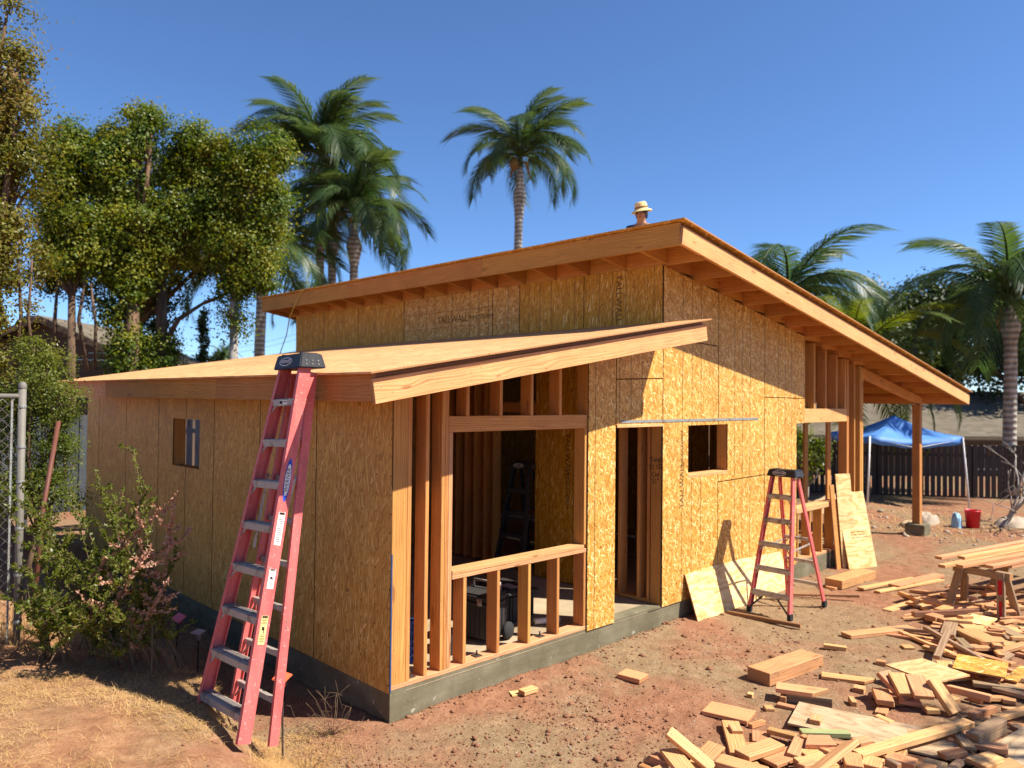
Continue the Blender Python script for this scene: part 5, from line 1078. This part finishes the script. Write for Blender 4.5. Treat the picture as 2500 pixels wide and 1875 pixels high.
tree('background_tree', 'dark tree standing behind the right hand palm trunk', (32.04, 1.99, 0.00), [(31.98, 1.97, 5.02, 1.46, 1.46, 2.01), (31.09, 2.87, 3.91, 1.09, 1.09, 1.09), (32.85, 1.06, 6.86, 1.46, 1.46, 2.19)], 9000, .18, .12, 'leafB', trunk_r=.22, clump=.5, per=45)
tree('background_shrub', 'leafy shrub seen through the open stud wall', (14.96, 3.33, 0.00), [(14.93, 3.37, 1.65, 0.32, 0.32, 0.46), (15.11, 3.21, 1.25, 0.30, 0.30, 0.35), (14.82, 3.50, 1.08, 0.28, 0.28, 0.58)], 1500, .09, .06, 'leafS', trunk_r=.05, clump=.22, per=25, cat='shrub', bark='palebark')
tree('background_tree', 'low far tree line above the low roof edge', (19.95, 55.94, 0.00), [(19.87, 55.91, 4.93, 2.19, 2.19, 0.66), (21.81, 53.99, 5.50, 0.91, 0.91, 0.51), (18.18, 57.58, 4.72, 1.46, 1.46, 0.58)], 2500, .3, .2, 'leafB', trunk_r=.2, clump=.7, per=40)
for b_, lab in (((35.29, -1.21, 0.00), 'broad green tree in the neighbouring yard right of the big palm'), ((32.27, -5.26, 0.00), 'green yard tree beyond the right end of the dark fence'), ((-1.02, 26.04, 0.00), 'green tree standing left of the dark shed'), ((-4.57, 23.92, 0.00), 'green tree behind the far left run of fence')):
    tree('yard_tree', lab, b_, [(b_[0]+dx, b_[1]+dy, z, r_, r_, r_*.9) for dx, dy, z, r_ in ((0, 0, 4.4, 1.7), (1.2, .8, 3.6, 1.4), (-1.1, -.9, 3.7, 1.4), (.4, -1.1, 5.2, 1.1))], 7000, .17, .11, 'leafB', trunk_r=.2, clump=.5, per=50)
# off to the right, out of frame: the tree whose shade dapples the near heap
tree('shade_tree', 'sparse shade tree standing beside the scrap heap', (7.6, -9.2, 0), [(6.4, -8.2, 6.3, .8, .8, .6), (7.4, -8.9, 6.7, 1.1, 1.0, .8), (6.9, -9.4, 5.7, .8, .8, .6), (6.2, -7.2, 5.6, .35, .4, .3), (5.5, -7.4, 6.1, .4, .4, .35)], 2600, .1, .065, 'leafL', trunk_r=.11, clump=.3, per=30, shell=.2)
# ------------------------------------------------------------------ palms
def frond_mesh(L, droop, n=46, leaf=.62, wid=.034, seed=0, hang=.6):
    r = np.random.default_rng(seed); V = []; F = []
    ts = np.linspace(0, 1, 14); ang = .0-droop*ts**1.35; dx = np.cos(ang); dz = np.sin(ang); seg = L/13
    x = np.concatenate([[0], np.cumsum(dx[:-1]*seg)]); z = np.concatenate([[0], np.cumsum(dz[:-1]*seg)])
    pts = [(x[i], 0, z[i]) for i in range(14)]; tv, tf = tube_arrays(pts, list(np.linspace(.035, .006, 14)), 5); V += tv; F += [tuple(q) for q in tf]
    for k in range(n):
        t_ = .14+.86*k/(n-1); px_ = np.interp(t_, ts, x); pz = np.interp(t_, ts, z); a = np.interp(t_, ts, ang)
        ll = leaf*(1-.55*abs(t_-.45)**1.5*2)*r.uniform(.85, 1.1)
        for s in (-1, 1):
            el = r.uniform(-.5, .6); fwd = .75+.4*t_
            d = np.array([math.cos(a)*fwd, s*1.0, math.sin(a)*fwd+el*.5]); d /= np.linalg.norm(d)
            w = np.array([math.cos(a), 0, math.sin(a)])*wid
            p = np.array([px_, 0, pz]); m_ = p+d*ll*.5+np.array([0, 0, -.05*hang]); e = p+d*ll*.95+np.array([0, 0, -hang*ll*.55])
            k0 = len(V); V += [tuple(p-w*.5), tuple(p+w*.5), tuple(m_+w*.6), tuple(m_-w*.6), tuple(e)]; F += [(k0, k0+1, k0+2, k0+3), (k0+3, k0+2, k0+4)]
    return pydata('frond', V, F)
FR = [frond_mesh(2.6, d, 92, .66, .026, i, h) for i, (d, h) in enumerate(((2.0, 1.0), (2.3, 1.1), (2.4, 1.2), (1.45, .9)))]
FD = [frond_mesh(3.2, d, 70, .5, .03, 10+i, .35) for i, d in enumerate((1.5, 1.9, 2.2))]
for m_ in FR: m_.materials.append(M['palm'])
for m_ in FD: m_.materials.append(M['palmyellow'])
def palm(base, top, label, r=2.7, n=20, trunk=.17, bulge=.26, group=None, spear=0., fronds=FR, fl=2.6, fruit=False, seed=0, elmin=12, dry=3, elmax=80):
    q = random.Random(seed); b = Vector(base); h = Vector(top)-b; t = empty('palm_tree', base, 0, label, 'palm', group)
    hs = [0, .3, .6, .8, .88, .93, 1.]; rs = [trunk*1.25, trunk, trunk*.95, trunk*.95, bulge, trunk*.9, trunk*.55]
    tube('trunk', [tuple(h*k+Vector((math.sin(k*5+seed)*.05, math.cos(k*4+seed)*.05, 0))*(k < .95)) for k in hs], rs, 'palmtrunk', t, 12)
    tube('crownshaft', [tuple(h*.975), tuple(h+Vector((0, 0, .45)))], [trunk*.8, trunk*.3], 'palm', t, 8)
    for k in range(n):
        az = k*2.39996+q.uniform(-.2, .2); el = R(elmin+(elmax-elmin)*(k/(n-1))**1.1+q.uniform(-6, 6)); sc = r/2.6*q.uniform(.85, 1.1)*(2.6/fl)
        me = fronds[0 if el > R(50) else (1 if el > R(15) else 2)] if len(fronds) < 4 else fronds[3 if el > R(62) else (0 if el > R(35) else (1 if el > R(0) else 2))]
        m = Matrix.Translation(h+Vector((0, 0, .15))) @ Matrix.Rotation(az, 4, 'Z') @ Matrix.Rotation(-el, 4, 'Y') @ Matrix.Rotation(q.uniform(-.5, .5), 4, 'X') @ Matrix.Scale(sc, 4)
        o = bpy.data.objects.new('frond', me); col.objects.link(o); o.parent = t; o.matrix_local = m
    for k in range(dry):
        az = q.uniform(0, 6.28); tubes('dry_sheath', [([tuple(h*.99), tuple(h+Vector((math.cos(az)*.25, math.sin(az)*.25, -.1))), tuple(h+Vector((math.cos(az)*.4, math.sin(az)*.4, -.75)))], [.05, .07, .02])], 'palmdry', t, 6)
    if fruit: lathe('fruit_cluster', [(0, -.35), (.16, -.2), (.2, 0), (.1, .2), (0, .25)], 'orange' if False else 'palmdry', t, 10, Matrix.Translation(h+Vector((-.22, .12, -.15))))
GP = 'palms rising behind the house'
palm((17.49, 16.28, 0.00), (17.44, 16.06, 12.02), 'lone tall palm rising above the middle of the high roof', 3.2, 24, .17, .25, GP, fruit=True, seed=3)
palm((11.43, 20.83, 0.00), (11.30, 20.69, 11.63), 'tallest of the clustered palms with an upright pointed crown', 3.7, 30, .17, .3, GP, seed=5, elmin=25)
palm((12.39, 21.29, 0.00), (12.21, 21.25, 9.94), 'clustered palm with a pale bulging trunk', 2.6, 22, .17, .32, GP, seed=8)
palm((11.77, 19.09, 0.00), (11.72, 18.95, 9.24), 'clustered palm with long fronds drooping towards the roof', 3.4, 26, .16, .3, GP, seed=11, elmin=0)
palm((8.81, 20.60, 0.00), (8.94, 20.32, 7.46), 'palm with a white sheathed trunk behind the yellow green tree', 3.9, 20, .19, .28, GP, seed=14)
palm((18.62, 34.80, 0.00), (18.50, 34.76, 7.72), 'small distant palm just above the far end of the high roof', 2.6, 14, .15, .2, GP, seed=17)
palm((22.21, 53.71, 0.00), (22.12, 53.68, 5.51), 'tiny distant palm on the skyline above the low roof', 1.6, 12, .13, .16, GP, seed=19)
palm((22.26, 7.38, 0.00), (22.18, 7.35, 6.17), 'palm with two high arching fronds behind the sloping roof', 4.0, 16, .18, .25, GP, seed=24, elmin=10, elmax=64)
palm((18.81, 3.76, 0.00), (18.78, 3.76, 3.52), 'broad feather palm with yellow green arching fronds beside the roof slope', 3.6, 34, .3, .36, GP, fronds=FD, fl=3.2, seed=27, elmin=-5, dry=0, elmax=62)
palm((20.93, 0.28, 0.00), (20.80, 0.32, 5.38), 'big palm with a thick grey trunk in front of the neighbouring roof', 3.4, 26, .17, .26, GP, seed=31, elmin=5, elmax=72)
# ------------------------------------------------------------------ shrub in the foreground
def shrub(name, label, base, tips, dry_tips, leafL, seed=1, twigs=12):
    q = np.random.default_rng(seed); b = np.array(base); t = empty(name, base, 0, label, 'shrub')
    segs = []; Ps = {0: [], 1: []}; Ds = {0: [], 1: []}
    for isd, lst in ((0, tips), (1, dry_tips)):
        for tip in lst:
            tip = np.array(tip)-b; w_ = q.normal(0, .42); st = np.array([RT.x*w_, RT.y*w_, 0])+q.normal(0, .12, 3); st[2] = gz(*(st[:2]+b[:2]))-b[2]-.03
            mid = st*.6+tip*.4+np.array([0, 0, .12])+q.normal(0, .08, 3); ts = np.linspace(0, 1, 12)[:, None]; cv = (1-ts)**2*st+2*ts*(1-ts)*mid+ts**2*tip
            segs.append(([tuple(c) for c in cv], list(np.linspace(.0065, .0018, 12))))
            subs = [cv]
            for k in range(twigs):
                i = q.integers(3, 12); d = q.normal(0, 1, 3); d[2] = abs(d[2])*.6; d /= np.linalg.norm(d); L = q.uniform(.1, .34)*(1.1-i/16); p = cv[i]; e = p+d*L+np.array([0, 0, .03]); tw = np.array([p+(e-p)*s+np.array([0, 0, -.03*s*(1-s)]) for s in np.linspace(0, 1, 6)]); subs.append(tw)
                segs.append(([tuple(c) for c in tw[::2]]+[tuple(tw[-1])], [.004, .0028, .002, .0015]))
            for j, c in enumerate(subs):
                n = int(np.linalg.norm(np.diff(c, axis=0), axis=1).sum()/.0075); s = q.uniform(.25 if j == 0 else .1, 1., n)*(len(c)-1); i = np.minimum(s.astype(int), len(c)-2); f = (s-i)[:, None]
                p = c[i]*(1-f)+c[i+1]*f; ax = c[i+1]-c[i]; ax /= np.linalg.norm(ax, axis=1, keepdims=True)+1e-9; rd = q.normal(0, 1, (n, 3)); Ps[isd].append(p); Ds[isd].append(ax*.7+rd*.7)
    tubes('stems', segs, 'twig', t, 4)
    for isd, nm, mt in ((0, 'foliage', 'leafS'), (1, 'dry_foliage', 'leafD')):
        if Ps[isd]:
            P = np.concatenate(Ps[isd]); D = np.concatenate(Ds[isd]); n = len(P); o = leaves(nm, P, D, leafL*q.uniform(.6, 1.2, n), leafL*.55*q.uniform(.7, 1.2, n), mt, t)
    return t
q_ = random.Random(5)
TIPS = [(-2.21, 1.73, 0.99), (-2.11, 1.49, 0.92), (-1.99, 1.23, 0.98), (-1.84, 1.07, 1.00), (-1.65, 1.17, 0.93), (-2.21, 2.12, 1.65), (-2.07, 2.41, 1.83), (-2.07, 1.85, 1.45), (-1.80, 1.86, 1.67), (-1.47, 1.27, 1.42), (-1.33, 1.95, 2.12), (-1.54, 2.30, 1.95), (-1.31, 1.66, 1.81), (-1.22, 1.71, 1.74), (-1.74, 2.22, 1.77), (-2.07, 2.13, 1.73), (-2.18, 2.37, 1.81), (-1.85, 2.47, 1.61), (-1.57, 1.63, 1.72), (-1.47, 1.40, 1.58), (-1.75, 1.53, 1.63), (-2.21, 1.99, 1.48), (-2.17, 1.67, 1.27), (-1.29, 1.52, 1.19), (-1.99, 1.50, 1.38), (-1.78, 1.14, 1.44), (-1.49, 1.29, 1.02), (-1.92, 1.16, 1.19), (-2.12, 1.35, 1.08), (-2.27, 1.92, 1.03), (-1.70, 1.07, 1.20), (-1.12, 1.48, 1.26), (-2.08, 2.71, 1.13), (-1.63, 2.68, 1.36), (-1.28, 2.33, 1.78), (-1.62, 1.82, 1.82)]
DRY = [(-1.27, 1.05, 1.85), (-1.35, 1.00, 1.69), (-1.31, 0.96, 1.48), (-1.44, 0.82, 1.22), (-1.59, 0.82, 1.46)]
shrub('foreground_shrub', 'wild green shrub with pinkish dry branches in front of the left wall', (-1.67, 1.76, 0.75), TIPS, DRY, .036)
def drybush(name, label, base, h, n, seed):
    q = np.random.default_rng(seed); t = empty(name, base, 0, label, 'weed'); segs = []
    for k in range(n):
        d = q.normal(0, 1, 3); d[2] = abs(d[2])+.5; d /= np.linalg.norm(d); L = h*q.uniform(.5, 1.); p = np.zeros(3); c = [p.copy()]
        for s in range(4): d = d+q.normal(0, .25, 3); d /= np.linalg.norm(d); p = p+d*L/4; c.append(p.copy())
        segs.append(([tuple(v) for v in c], [.0028, .0022, .0018, .0014, .0009]))
        for s in range(3):
            i = q.integers(1, 5); e = c[i]+q.normal(0, 1, 3)*h*.12; segs.append(([tuple(c[i]), tuple(e)], [.0014, .0007]))
    tubes('stems', segs, 'twig', t, 4)
drybush('dry_weed', 'dead dry weed by the footing corner', (-.45, .12, gz(-.45, .12)), .42, 26, 4)
drybush('dry_weed', 'small dead weed at the foot of the tall ladder', (-.93, -.33, gz(-.93, -.33)), .3, 12, 9)
# bare pale tree on the right
def bare_tree(base, seed):
    q = np.random.default_rng(seed); t = empty('bare_tree', base, 0, 'bare pale branching tree in front of the dark fence', 'tree'); segs = []
    def grow(p, d, L, r, lev):
        c = [p]; 
        for s in range(3): d = d+q.normal(0, .16, 3); d /= np.linalg.norm(d); p = p+d*L/3; c.append(p)
        segs.append(([tuple(v) for v in c], [r, r*.9, r*.8, r*.7]))
        if lev > 0:
            for k in range(q.integers(2, 4)): dd = d+q.normal(0, .55, 3); dd[2] += .05; grow(p, dd/np.linalg.norm(dd), L*q.uniform(.6, .85), r*.62, lev-1)
    for k in range(5): d = np.array([q.normal(0, .9), q.normal(0, .9), .9]); d /= np.linalg.norm(d); grow(np.zeros(3), d, .75, .035, 3)
    tubes('branches', segs, 'palebark', t, 5)
bare_tree((15.56, -0.76, -0.05), 3)
# ------------------------------------------------------------------ chain link fence, pipe
def chainlink():
    t = empty('chain_link_fence', (-2.03, 2.63, .3), R(183), 'chain link fence with a round galvanised end post beside the shrub', 'fence'); zt = 2.36
    po_ = tube('end_post', [(0, 0, -.2), (0, 0, zt)], .03, 'fpost', t, 16)
    lathe('post_cap', [(.034, 0), (.034, .03), (.02, .05), (0, .055)], 'fpost', po_, 16, Matrix.Translation((0, 0, zt)))
    for z in (.35, .75, 1.15, 1.55, 1.85, 2.2): lathe('tension_band', [(.034, -.012), (.036, 0), (.034, .012)], 'galv', po_, 16, Matrix.Translation((0, 0, z)))
    tube('top_rail', [(.03, 0, zt-.07), (3.2, 0, zt-.07)], .02, 'fpost', t, 10)
    boxes('tension_bar', [((.075, 0, zt/2), (.016, .004, zt-.15))], 'galv', t)
    segs = []; p = .045; n = int(3.1/p); m = int((zt-.12)/p)
    for k in range(n):
        x0 = .08+k*p; pts = [(x0+(p*.5 if (j+k) % 2 == 0 else -p*.5)+0, .004*(1 if j % 2 else -1), .06+j*p) for j in range(m+1)]; segs.append((pts, .0034))
    tubes('wire_mesh', segs, 'chain', t, 3)
chainlink()
tag(tube('rusty_pipe', [(-1.83, 3.05, .4), (-1.725, 3.195, 1.518), (-1.526, 3.538, 2.333)], .022, 'rust', n=12), 'leaning rusty red brown pipe between shrub and left wall', 'pipe')
# ------------------------------------------------------------------ neighbouring buildings (laid out along the lot lines)
BRG = math.atan2(RT.y, RT.x)
def shed():
    o = (2.14, 20.05, 4.76); zr = o[2]; base = (o[0], o[1], 0)
    t = empty('neighbour_shed', base, BRG, 'dark wooden shed with a low gable roof behind the left trees', 'shed')
    hw_, ze, dp = 2.75, zr-1.2, 5.
    n = 0; z = 0.
    while z < zr-.1:
        zz = z+.2; w = hw_ if zz < ze else hw_*(zr-zz)/(zr-ze)+.15
        if w > .1: bx('siding_board', (-w+.05, -.02-.004*(n % 2), z+.004), (w-.05, .012, min(zz, zr-.05)), 'siding', t)
        z = zz; n += 1
    boxes('wall', [((0, dp/2, ze/2), (2*hw_-.1, dp-.1, ze))], 'siding', t)
    for s in (-1, 1):
        a, b = Vector((0, 0, zr)), Vector((s*(hw_+.35), 0, ze-.15)); m = axes(b-a, (0, 0, 1)); m.translation = (a+b)/2+Vector((0, dp/2-.15, .05))
        L = (b-a).length; me = cbox_mesh(L, dp+.5, .07, .004); link('roof', me, t, ('shingle', 'siding'), m)
        beam('barge_board', a+Vector((0, -.44, -.02)), b+Vector((0, -.44, -.02)), .03, .16, 'siding', t)
    v = lathe('turbine_vent', [(.1, -.35), (.1, 0), (.24, .06), (.32, .2), (.3, .34), (.16, .46), (0, .48)], 'black', t, 18, Matrix.Translation((-1.15, 1.2, zr-.25)))
shed()
def board_fence(name, p0, p1, z0, h, mat, label, bw=.14, gap=.012, jit=.02, group=None, rails=True):
    p0, p1 = Vector((*p0, z0)), Vector((*p1, z0)); d = p1-p0; L = d.length; t = empty(name, p0, math.atan2(d.y, d.x), label, 'fence', group); q = random.Random(3)
    n = int(L/(bw+gap))
    for k in range(n):
        x = k*(bw+gap); bx('board', (x, -.01, 0), (x+bw-q.uniform(0, gap), .009, h+q.uniform(-jit, jit)), mat, t)
    for z in ((.3, h-.35) if rails else ()): bx('fence_rail', (0, .01, z), (L, .05, z+.09), mat, t)
    x = 0
    while x <= L: bx('fence_post', (x, .051, -.3), (x+.09, .14, h-.05), mat, t); x += 2.4
board_fence('back_fence', (-7.5, 11.2), (1.0, 10.6), .45, 1.75, 'greyfence', 'blue grey board fence behind the far left corner of the house', .19, .012)
board_fence('back_fence', (1.05, 10.4), (5.0, 10.3), .2, 2.0, 'palefence', 'pale board fence seen through the small left window', .14, .03)
def yard_fence():
    a, b = (17.47, 5.08, 0.00), (24.04, -4.88, 0.00)
    board_fence('yard_fence', a[:2], b[:2], -.35, 1.82, 'darkfence', 'dark brown board fence behind the blue canopy', .13, .022, .012)
yard_fence()
def neighbour():
    e0, e1 = Vector((22.28, 7.38, 1.28)), Vector((30.71, -0.90, 1.53)); ez = (e0.z+e1.z)/2
    c = (e0+e1)/2; L = (e1-e0).length; t = empty('neighbour_house', (c.x, c.y, -.6), BRG, 'low neighbouring house with a grey tan shingle roof', 'house'); z0 = ez+.6; rz_ = 1.65
    boxes('wall', [((0, 3.2, z0/2-.1), (L-1, 5.4, z0-.1))], 'stucco', t)
    a, b = Vector((0, 0, z0)), Vector((0, 4.2, z0+rz_)); 
    for (p, q) in ((a, b), (Vector((0, 8.4, z0)), b)):
        m = axes((1, 0, 0), Vector((1,0,0)).cross(q-p) if p is a else (q-p).cross(Vector((1,0,0)))); m.translation = (p+q)/2; link('roof', cbox_mesh(L, (q-p).length, .06, .004), t, ('shingle', 'shingle'), m)
    bx('fascia_board', (-L/2, -.04, z0-.2), (L/2, -.002, z0+.0), 'siding', t); bx('gutter', (-L/2, -.12, z0-.1), (L/2, -.042, z0-.02), 'stucco', t)
    p = tube('vent_pipe', [(L*.245, 1.6, z0+.5), (L*.245, 1.6, z0+1.05)], .05, 'galv', t, 10); lathe('vent_cap', [(.1, 0), (.1, .05), (0, .08)], 'galv', p, 12, Matrix.Translation((L*.245, 1.6, z0+1.05)))
    for x in (L*.12, L*.3): 
        w_ = boxes('window', [((x, .48, z0-.75), (1.2, .04, .9))], 'white', t); boxes('pane', [((x-.28, .455, z0-.75), (.48, .02, .78)), ((x+.28, .455, z0-.75), (.48, .02, .78))], 'black', w_)
neighbour()
# ------------------------------------------------------------------ canopy tent
def canopy():
    C4 = [Vector((17.0, .42)), Vector((18.62, 1.98)), Vector((17.0, 3.6)), Vector((15.4, 2.0))]; ctr = sum(C4, Vector((0, 0)))/4
    t = empty('canopy_tent', (ctr.x, ctr.y, 0), 0, 'blue pop up canopy with white slanted legs behind the porch', 'canopy'); zc, zp_ = 1.80, 2.28
    q = [Vector((c.x-ctr.x, c.y-ctr.y, zc)) for c in C4]; pk = Vector((0, 0, zp_)); N = 8
    for i in range(4):
        a, b = q[i], q[(i+1) % 4]; V = []; F = []
        for r_ in range(N+1):
            for s in range(N+1):
                u, v = r_/N, s/N; e = a.lerp(b, v); p = e.lerp(pk, u); p.z -= .10*math.sin(math.pi*v)*(1-u)*1.2+.09*math.sin(math.pi*u); V.append(tuple(p))
        for r_ in range(N):
            for s in range(N): F.append((r_*(N+1)+s, r_*(N+1)+s+1, (r_+1)*(N+1)+s+1, (r_+1)*(N+1)+s))
        pn = link('canopy_panel', pydata('canopy_panel', V, F, True), t, ('canvas',))
        pn.modifiers.new('s', 'SOLIDIFY').thickness = .004
        V = []; 
        for s in range(N+1): e = a.lerp(b, s/N); e = Vector(e); e.z -= .10*math.sin(math.pi*s/N)*1.2; V += [tuple(e), tuple(e*1.004+Vector((0, 0, -.16-.03*(s % 2))))]
        link('valance', pydata('valance', V, [(2*s, 2*s+1, 2*s+3, 2*s+2) for s in range(N)], True), t, ('canvas',)).modifiers.new('s', 'SOLIDIFY').thickness = .003
        f = Vector((a.x*1.09, a.y*1.09, .0)); lg = tube('leg', [tuple(a*.995), tuple(f)], .022, 'white', t, 8)
        boxes('foot_plate', [((f.x, f.y, .01), (.12, .12, .015))], 'galv', lg)
        tubes('truss_bar', [([tuple(a*.99+Vector((0, 0, -.05))), tuple(a.lerp(b, .5)+Vector((0, 0, -.28))), tuple(b*.99+Vector((0, 0, -.05)))], .012)], 'white', t, 5)
canopy()
# ------------------------------------------------------------------ yard clutter by the porch
bk = empty('bucket', (14.5, -.42, gz(14.5, -.42)), 0, 'bright red plastic bucket standing on the dirt by the canopy', 'bucket')
lathe('bucket_body', [(0, .01), (.125, .01), (.15, .34), (.158, .345), (.158, .37), (.15, .37), (.145, .345), (.12, .03), (0, .03)], 'redbucket', bk, 28)
tube('handle', [(.155*math.cos(a), .02+.0*a, .35-.12*math.sin(a)) for a in [k*math.pi/10 for k in range(11)]], .005, 'galv', bk, 6)
def cloth(name, c, sx, sy, sz, mat, label, cat, seed):
    n = 14; q = np.random.default_rng(seed); V = []
    for i in range(n+1):
        for j in range(n+1):
            u, v = i/n*2-1, j/n*2-1; r2 = max(0., 1-abs(u)**3-abs(v)**3); V.append((c[0]+u*sx, c[1]+v*sy, gz(c[0]+u*sx, c[1]+v*sy)-.01+sz*(r2**.5)*(.75+.5*float(vnoise(np.array([i*.7]), np.array([j*.7]), seed)[0]))))
    F = [(i*(n+1)+j, (i+1)*(n+1)+j, (i+1)*(n+1)+j+1, i*(n+1)+j+1) for i in range(n) for j in range(n)]
    return tag(link(name, pydata(name, V, F, True), None, (mat,)), label, cat)
cloth('cloth_bundle', (14.27, -.18), .10, .10, .3, 'cyan', 'light blue cloth bundle beside the red bucket', 'cloth', 1)
cloth('burlap_roll', (14.0, 2.4), .9, .28, .2, 'burlap', 'tan burlap roll lying on the dirt behind the porch post', 'burlap', 2)
cloth('scrap_bag', (14.35, .45), .35, .25, .22, 'trash', 'pale plastic scrap bag between porch post and bucket', 'bag', 3)
cloth('scrap_bag', (15.6, -.9), .5, .3, .16, 'trash', 'crumpled pale sheet on the dirt beyond the red bucket', 'sheet', 4)
cloth('cloth_bundle', (13.6, .5), .25, .2, .14, 'burlap', 'low tan heap beside the porch footing', 'heap', 5)
sc_ = np.stack([rng.uniform(12, 16, 260), rng.uniform(-1.6, 3.2, 260)], 1)
scatter_clods('yard_rubble', np.column_stack([sc_, ground_z(sc_[:, 0], sc_[:, 1])+.01]), np.clip(np.exp(rng.normal(math.log(.016), .6, 260)), .006, .06), 'trash', 'pale rubble and scraps strewn round the porch', 'rubble')
blades('dry_debris', 1500, lambda n: (rng.normal(14.6, 1.4, n), rng.normal(.2, 1.2, n)), .04, .2, .006, 'strawblade', 'dry debris littering the ground beside the porch', 'debris', .3)
tag(board('lath', .62, .05, .02, Matrix.Translation((11.4, -1.25, gz(11.4, -1.25)+.012)) @ Matrix.Rotation(R(-42), 4, 'Z'), 'pine'), 'single pale lath lying on dirt in front of the porch post', 'lath')
# ------------------------------------------------------------------ worker on the roof
def worker(px_, py_):
    z0 = ub(px_)+.2585+.008; t = empty('person', (px_, py_, z0), R(200), 'person in a straw sun hat and dark blue shirt standing on the high roof', 'person')
    def skin_mesh(name, verts, edges, radii, mat, sub=2):
        me = bpy.data.meshes.new(name); me.from_pydata(verts, edges, []); o = bpy.data.objects.new(name, me); col.objects.link(o)
        o.modifiers.new('skin', 'SKIN'); sm = o.modifiers.new('sub', 'SUBSURF'); sm.levels = sm.render_levels = sub
        for i, r_ in enumerate(radii): me.skin_vertices[0].data[i].radius = r_ if hasattr(r_, '__len__') else (r_, r_)
        me.skin_vertices[0].data[0].use_root = True
        bpy.context.view_layer.update(); m2 = bpy.data.meshes.new_from_object(o.evaluated_get(bpy.context.evaluated_depsgraph_get())); bpy.data.objects.remove(o)
        m2.polygons.foreach_set('use_smooth', [True]*len(m2.polygons)); m2.materials.clear(); m2.name = name
        return link(name, m2, t, (mat,))
    body = skin_mesh('body', [(0,0,.95), (0,0,1.15), (0,.0,1.36), (0,.0,1.48), (.02,0,1.58), (.03,0,1.68), (0,.19,1.40), (.03,.25,1.13), (.16,.2,.93), (.24,.19,.9), (0,-.19,1.40), (.03,-.25,1.13), (.16,-.2,.93), (.24,-.19,.9), (0,.1,.86), (.03,.12,.48), (0,.12,.09), (.12,.13,.04), (0,-.1,.86), (.03,-.12,.48), (0,-.12,.09), (.12,-.13,.04)],
        [(0,1), (1,2), (2,3), (3,4), (4,5), (2,6), (6,7), (7,8), (8,9), (2,10), (10,11), (11,12), (12,13), (0,14), (14,15), (15,16), (16,17), (0,18), (18,19), (19,20), (20,21)],
        [(.13,.17), (.12,.16), (.12,.18), .06, .085, .09, .07, .045, .033, .03, .07, .045, .033, .03, .09, .06, .045, .04, .09, .06, .045, .04], 'skin')
    skin_mesh('shirt', [(0,0,.93), (0,0,1.15), (0,0,1.36), (0,0,1.47), (0,.2,1.40), (.02,.245,1.2), (0,-.2,1.40), (.02,-.245,1.2)], [(0,1), (1,2), (2,3), (2,4), (4,5), (2,6), (6,7)], [(.15,.19), (.14,.18), (.135,.195), (.075,.08), .085, .07, .085, .07], 'shirt')
    skin_mesh('trousers', [(0,0,.93), (0,.1,.84), (.03,.12,.48), (0,.12,.1), (0,-.1,.84), (.03,-.12,.48), (0,-.12,.1)], [(0,1), (1,2), (2,3), (0,4), (4,5), (5,6)], [(.14,.18), .11, .08, .07, .11, .08, .07], 'denim')
    for s in (-1, 1):
        boxes('shoe', [((.05, s*.125, .035), (.27, .1, .07))], 'black', t, bev=.02); boxes('ear', [((.03, s*.088, 1.63), (.03, .015, .05))], 'skin', t, bev=.005); boxes('eye', [((.108, s*.034, 1.645), (.012, .022, .012))], 'black', t, bev=.003)
        for k in range(4): tube('finger', [(.26, s*(.165+.017*k), .885), (.30, s*(.165+.017*k), .855), (.305, s*(.165+.017*k), .82)], [.009, .008, .007], 'skin', t, 6)
        tube('thumb', [(.23, s*.155, .89), (.27, s*.13, .87), (.285, s*.13, .845)], [.011, .009, .008], 'skin', t, 6)
    boxes('nose', [((.125, 0, 1.615), (.03, .025, .045))], 'skin', t, bev=.008); boxes('mouth', [((.112, 0, 1.57), (.01, .045, .008))], 'rust', t)
    lathe('hair', [(.093, -.09), (.099, -.03), (.097, .03), (.08, .07), (0, .09)], 'black', t, 20, Matrix.Translation((-.012, 0, 1.665)))
    hat = lathe('sun_hat', [(.172, -.035), (.16, -.015), (.12, .005), (.105, .02), (.10, .09), (.08, .125), (0, .135), (.075, .12), (.095, .085), (.1, .015), (.16, -.022), (.172, -.035)], 'straw_hat', t, 32, Matrix.Translation((.01, 0, 1.70)) @ Matrix.Rotation(R(9), 4, 'Y') @ Matrix.Rotation(R(7), 4, 'X'))
    lathe('hat_band', [(.108, 0), (.106, .035)], 'brown', hat, 32, Matrix.Translation((0, 0, .015)))
worker(6.49, 2.28)
# ------------------------------------------------------------------ overhead wires on the skyline
for i, (a, b) in enumerate((((19.34, 70.39, 7.29), (31.77, 58.15, 8.58)), ((19.35, 70.39, 6.87), (31.78, 58.15, 8.07)), ((19.37, 70.39, 6.02), (31.80, 58.16, 7.04)))):
    a, b = Vector(a), Vector(b); tag(tube('power_line', [tuple(a.lerp(b, k/12)-Vector((0, 0, 1.2*math.sin(math.pi*k/12)))) for k in range(13)], .014, 'wire', n=4), 'thin overhead power line crossing the sky beyond the low roof', 'wire', 'power lines beyond the low roof')
